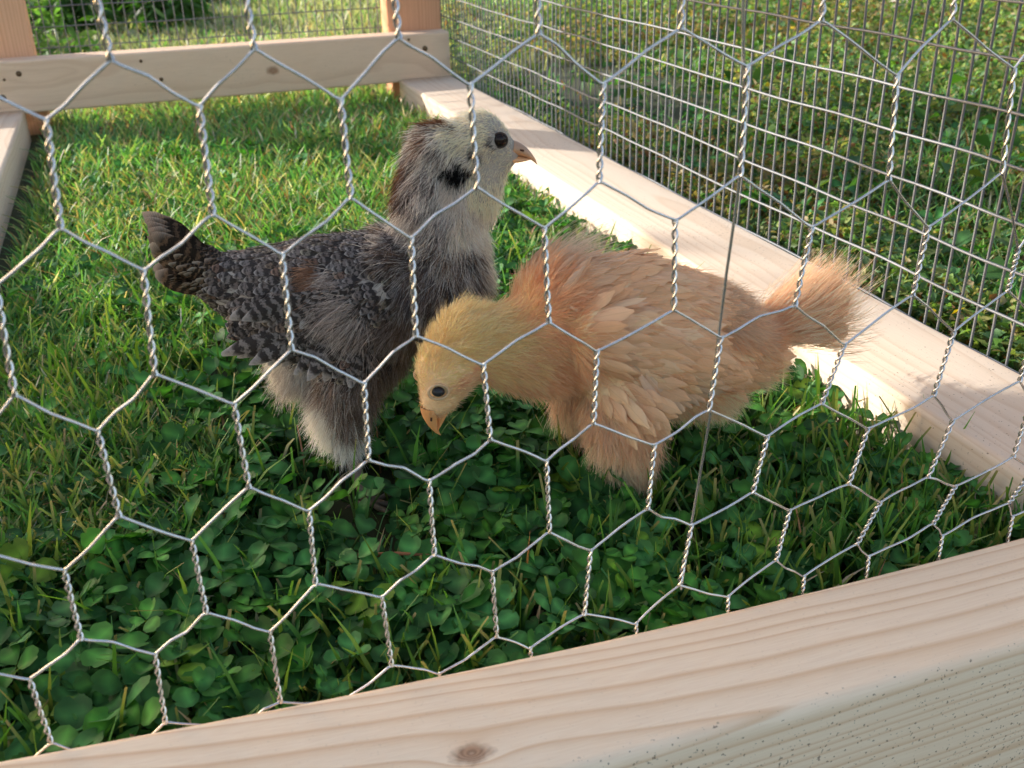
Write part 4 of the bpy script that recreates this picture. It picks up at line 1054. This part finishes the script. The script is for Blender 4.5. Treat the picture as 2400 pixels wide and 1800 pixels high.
# -- the buff chick, head down, facing left
def buff_chick():
    GAIN = np.array([1.34, 1.26, 1.16])
    root = empty("chick", (-0.212, -0.086, 0.0), math.radians(3))
    tag(root, "fluffy buff-orange chick with yellow head lowered towards the clover", "chick", "young chickens in the run")
    skin = skin_mat("buff_chick_skin", (0.86, 0.66, 0.40), 0.8, 900, 0.1, (0.80, 0.56, 0.34))
    B = [((-89, 0, 85), (-80, 0, 94), 14, 15.5, .86), ((-89, 0, 84), (-94, 0, 71), 13, 8.5, .84), ((-80, 0, 94), (-64, 0, 90), 15.5, 17, .88), ((-64, 0, 90), (-46, 0, 88), 17, 22, .9), ((-46, 0, 88), (-30, 0, 95), 22, 27.5, .92),
         ((-32, 0, 95), (-6, 0, 92), 27.5, 30, .95), ((-6, 0, 92), (22, 0, 83), 30, 28, .95), ((22, 0, 83), (46, 0, 70), 28, 23, .95), ((46, 0, 68), (66, 0, 62), 23, 16, .95), ((66, 0, 62), (78, 0, 74), 15, 8, .9), ((78, 0, 72), (90, 0, 73), 8, 5, .9),
         ((16, 0, 62), (46, 0, 54), 20, 17, .95)]
    for s in (-1, 1):
        B += [((-10, s * 15, 66), (-12, s * 19, 48), 20, 15, 1), ((-12, s * 19, 48), (-9, s * 22, 28), 15, 6.5, 1), ((-9, s * 22, 28), (-6, s * 24, 12), 6.5, 3, 1),
              ((-28, s * 25, 97), (10, s * 28, 82), 15, 17, .5), ((10, s * 28, 82), (38, s * 22, 66), 16, 10, .5)]
    body = body_mesh("body", B, skin, root)
    yel = [(.70, .605, .37), (.70, .58, .33), (.70, .63, .45), (.70, .56, .32)]
    face = [(.69, .56, .39), (.67, .53, .38), (.69, .53, .36)]
    ylb = [(.70, .56, .34), (.70, .52, .31), (.70, .59, .40)]
    org = [(.69, .44, .28), (.70, .48, .32), (.70, .53, .40), (.66, .40, .25)]
    pale = [(.70, .53, .39), (.70, .50, .36), (.69, .47, .33)]
    gry = [(.60, .50, .41), (.66, .55, .45), (.56, .44, .34)]
    bel = [(.74, .61, .46), (.78, .66, .52), (.70, .55, .40)]
    pink = [(.66, .42, .30), (.70, .48, .36), (.60, .36, .25)]
    nd = [(-98, 72, .6, .8, 2.4, .25, 'd', face), (-92, 64, .9, .4, 2.6, .3, 'd', face), (-104, 82, .3, 1, 3, .3, 'd', yel), (-105, 92, .7, .8, 4, .35, 'd', yel), (-94, 102, 1, .5, 5.5, .45, 'd', yel), (-80, 112, 1, .3, 7, .5, 'd', yel), (-72, 100, 1, .1, 7, .35, 'd', yel),
          (-90, 88, .8, .7, 4, .3, 'd', yel), (-84, 82, .9, .4, 3.0, .25, 'd', pink + face), (-84, 72, 1, .1, 4, .3, 'd', face), (-78, 70, 1, -.2, 6, .4, 'd', ylb), (-74, 90, 1, .1, 7, .35, 'd', ylb + yel), (-66, 104, 1, .1, 8, .25, 'd', ylb + yel),
          (-58, 108, 1, .2, 9, .28, 'd', org + ylb), (-62, 84, 1, -.1, 8, .3, 'd', ylb + org[1:3]), (-62, 70, 1, -.2, 8, .35, 'd', org + ylb), (-50, 64, 1, -.2, 9, .35, 'd', org), (-46, 78, 1, -.2, 9, .3, 'd', org), (-48, 98, 1, 0, 9, .3, 'd', org + pale + ylb),
          (-44, 118, 1, .3, 10, .35, 'd', org), (-26, 122, 1, 0, 9, .3, 'f', org + gry[:1]), (0, 118, 1, -.3, 9, .2, 'f', org), (24, 106, 1, -.45, 9, .25, 'f', pale + org), (46, 92, 1, -.5, 12, .4, 'd', gry + pale), (62, 80, 1, -.1, 10, .4, 'd', gry + pale),
          (-30, 104, 1, -.15, 9, .2, 'f', org), (-24, 88, 1, -.3, 9, .15, 'f', org + pale), (-4, 98, 1, -.3, 9, .15, 'f', org), (4, 78, 1, -.4, 9, .15, 'f', org + pale), (24, 82, 1, -.45, 9, .15, 'f', org), (-22, 70, 1, -.5, 9, .25, 'f', pale), (0, 62, .9, -.5, 9, .25, 'f', pale),
          (28, 62, 1, -.4, 9, .2, 'f', org + pale), (46, 66, 1, -.4, 9, .2, 'f', org), (60, 58, .9, -.6, 9, .3, 'f', pale + org), (66, 48, .9, -.5, 9, .35, 'd', bel), (60, 40, .8, -.7, 10, .4, 'd', bel), (44, 36, .6, -.8, 11, .4, 'd', bel), (26, 42, .5, -.9, 10, .35, 'd', bel + org[:1]),
          (74, 78, 1, .3, 9, .35, 'd', org + pale), (86, 78, 1, .3, 9, .3, 'd', org),
          (-30, 56, .3, -1, 10, .35, 'd', pale + gry), (-14, 52, .35, -1, 10, .22, 'd', org[1:3] + pale), (4, 48, .6, -.9, 10, .25, 'd', org[1:3] + pale), (-24, 38, .3, -1, 11, .35, 'd', bel + gry[:2]), (-2, 34, -.1, -1, 11, .3, 'd', pale + bel + org), (-10, 24, .1, -1, 9, .25, 'd', bel + org[:2]), (-6, 12, .1, -1, 7, .22, 'd', bel + gry[:1])]
    kinds = np.array([n[6] for n in nd]); pal = [n[7] for n in nd]
    P, Nn = surf_sample(body.data, 135000); D, L, lift, near, w = field(P, nd); col = lerpcols(near, pal, P) * GAIN
    a, h = P[:, 0] / MM, P[:, 2] / MM; sd_ = np.abs(P[:, 1]) / MM
    fk = kinds[near] == 'f'
    keep = ~(fk & (rng.random(len(P)) < 0.88))
    keep &= ~((h < 68.0 + 0.0 * a) & (a < -84) & (sd_ < 20) & (h < 63 - 0.5 * (a + 95)))
    keep &= ~((np.hypot(a + 97.0, h - 79) < 3.9) & (sd_ > 5))
    P, Nn, D, L, lift, col, fk = P[keep], Nn[keep], D[keep], L[keep], lift[keep], col[keep], fk[keep]
    L = np.where(fk, L * 0.95, L); lift = np.where(fk, lift * 0.8, lift)
    S = strands(P, Nn, D, L, lift, 0.20, 0.10, 5, 0.14)
    hair_obj("down", S, np.where(L > 4, 0.00013, 0.00010), 0.00003, col, root)
    # wispy tuft over the shoulders
    n = 420; R = np.stack([-46 + 16 * rng.random(n), 14 * (rng.random(n) - .2), 114 + 8 * rng.random(n)], 1) * MM
    pts = []
    D_ = nrm(np.stack([0.1 + 0.9 * rng.random(n), 0.5 * rng.normal(size=n), 0.9 - 0.2 * rng.random(n)], 1)); L_ = (0.014 + 0.016 * rng.random((n, 1)))
    for t in np.linspace(0, 1, 6): pts.append(R + D_ * L_ * t + np.array([1, 0, -.5]) * L_ * 0.5 * t * t)
    hair_obj("shoulder_tuft", np.stack(pts, 1), 0.00008, 0.00003, np.array(gry)[rng.integers(0, 3, n)] * 1.25, root)
    M_F = feather_mat("buff_feather", False)
    P, Nn = surf_sample(body.data, 24000); D, L, lift, near, w = field(P, nd, 4.0); fk = kinds[near] == 'f'; near = near[fk]
    P, Nn, D = P[fk], Nn[fk], D[fk]; k = thin(P, 0.0040); P, Nn, D, near = P[k], Nn[k], D[k], near[k]; n = len(P)
    tint = (lerpcols(near, pal, P, 0.012) * 0.45 + np.array([.84, .48, .24]) * 0.6) * 1.20; D = nrm(D + rng.normal(size=D.shape) * 0.09)
    V, Q, C, UV = feather_cards(P, Nn, D, 15 + 8 * rng.random(n), 4.8 + 2.2 * rng.random(n), 0.05 + 0.09 * rng.random(n), tint * (0.88 + 0.2 * rng.random((n, 1))), 0.36, 7, 0.16, 0.03)
    link("contour_feathers", np_mesh("contour_feathers", V, Q, C, UV), M_F, root)
    # scapular streamers curving over the back, wing coverts and flight feathers
    for s in (-1, 1):
        R, T_, Wd = [], [], []
        for i in range(26):
            f = i / 25; R.append((-40 + 34 * f + random.gauss(0, 2), 20 + 4 * random.random(), 110 - 6 * f + random.gauss(0, 2))); T_.append((R[-1][0] + 30 + 10 * random.random(), 21 + 3 * random.random(), R[-1][2] - 9 - 10 * random.random())); Wd.append(3.4)
        for i in range(16):
            f = i / 15; R.append((-24 + 34 * f, 33, 98 - 12 * f)); T_.append((2 + 46 * f, 33 - 9 * f, 70 - 5 * f)); Wd.append(8)
        for i in range(12):
            f = i / 11; R.append((-14 + 30 * f, 34.5, 80 - 6 * f)); T_.append((4 + 48 * f, 34 - 11 * f, 54 + 3 * f)); Wd.append(6.5)
        for i in range(9):
            R.append((-52 + 9 * random.random(), 6 + 9 * random.random(), 106 + 6 * random.random())); T_.append((R[-1][0] + 15 + 5 * random.random(), R[-1][1] + 2, R[-1][2] + 15 + 5 * random.random())); Wd.append(4.5)
        R, T_, Wd = np.array(R, float), np.array(T_, float), np.array(Wd); R[:, 1] *= s; T_[:, 1] *= s
        D_ = nrm(T_ - R); L_ = np.linalg.norm(T_ - R, axis=1); N_ = nrm(np.tile([[0, s * 1.0, 0.25]], (len(R), 1)) + rng.normal(size=(len(R), 3)) * 0.10); N_ = nrm(N_ - D_ * (N_ * D_).sum(1, keepdims=True))
        cc = (np.array(org + pale)[rng.integers(0, 7, len(R))] * 0.6 + np.array([.74, .47, .30]) * 0.5) * (0.85 + 0.3 * rng.random((len(R), 1)))
        V, Q, C, UV = feather_cards(R * MM + N_ * rng.random((len(R), 1)) * 0.0008, N_, D_, L_, Wd, 0.06, cc, 0.4, 9, 0.20, 0.12)
        link("wing", np_mesh("wing", V, Q, C, UV), M_F, root)
    # tail: soft brush of feathers and down
    R, T_, N_ = [], [], []
    for i in range(22):
        f = (i % 8) / 7 - 0.5; R.append((76, 8 * f, 75 + 3 * math.sin(i * 2.2))); T_.append((119 - 8 * abs(f) + 3 * math.sin(i * 1.7), 24 * f, 78 + 12 * math.sin(i * 2.2 + .3))); N_.append((0.2, -0.9 if i % 3 else -.5, 0.5))
    R, T_, N_ = np.array(R, float), np.array(T_, float), np.array(N_, float); D_ = nrm(T_ - R); N_ = nrm(N_ - D_ * (N_ * D_).sum(1, keepdims=True))
    cc = np.array(org + pale)[rng.integers(0, 7, len(R))] * np.array([1.25, 1.2, 1.12])
    V, Q, C, UV = feather_cards(R * MM, N_, D_, np.linalg.norm(T_ - R, axis=1), np.full(len(R), 13.0), 0.03, cc, 0.8, 10, 0.12, 0.04)
    tl = link("tail", np_mesh("tail", V, Q, C, UV), M_F, root)
    n = 6500; f = rng.random(n); up = rng.normal(size=n)
    R = np.stack([74 + 38 * f, (3 + 8 * f) * rng.normal(size=n), 74 + 2 * f + (5 + 5.5 * f) * np.clip(up, -1.6, 1.8)], 1) * MM
    D_ = nrm(np.stack([np.ones(n), 0.15 * rng.normal(size=n), 0.10 + 0.30 * np.clip(up, -1, 2)], 1) + rng.normal(size=(n, 3)) * .10); L_ = (0.009 + 0.010 * rng.random((n, 1)))
    pts = [R + D_ * L_ * t + np.array([0, 0, .12]) * L_ * t * t for t in np.linspace(0, 1, 5)]
    hair_obj("tail_down", np.stack(pts, 1), 0.00011, 0.00003, np.array(org + pale + bel)[rng.integers(0, 10, n)] * 1.36 * (0.85 + 0.35 * rng.random((n, 1))), tl)
    mb = skin_mat("beak_orange", (0.74, 0.38, 0.15), 0.4, 300, 0.4, (0.68, 0.32, 0.14))
    beak_obj(root, (-95.0, 67.5), (-.10, -1), (-1, .12), 15.0, 12.0, 10.0, 1.8, mb)
    ey = skin_mat("eye_dark_grey", (0.015, 0.016, 0.02), 0.12, 50, 0.3, (0.03, 0.03, 0.035)); ey.node_tree.nodes["Principled BSDF"].inputs["Subsurface Weight"].default_value = 0
    eye_objs(root, -97.0, 79.0, 9.6, 2.8, ey, skin_mat("pale_lid", (0.66, 0.46, 0.28), 0.6), (4.3, 0.65, 1.0), 0.78, 0.15, 0.12)
    ls = skin_mat("shank_pink", (0.52, 0.30, 0.22), 0.5, 700, 0.4, (0.36, 0.22, 0.16))
    for s, dx in ((-1, 0), (1, 6)):
        leg_obj(root, [(-8 + dx, s * 22, 24), (-6 + dx, s * 24, 10), (-7 + dx, s * 25, 2)], [4.0, 3.2, 2.6], [(-1, .1, 18), (-.8, -.65, 15), (-.75, .65, 15), (1, 0, 8)], ls, None)
    return root
buff_chick()
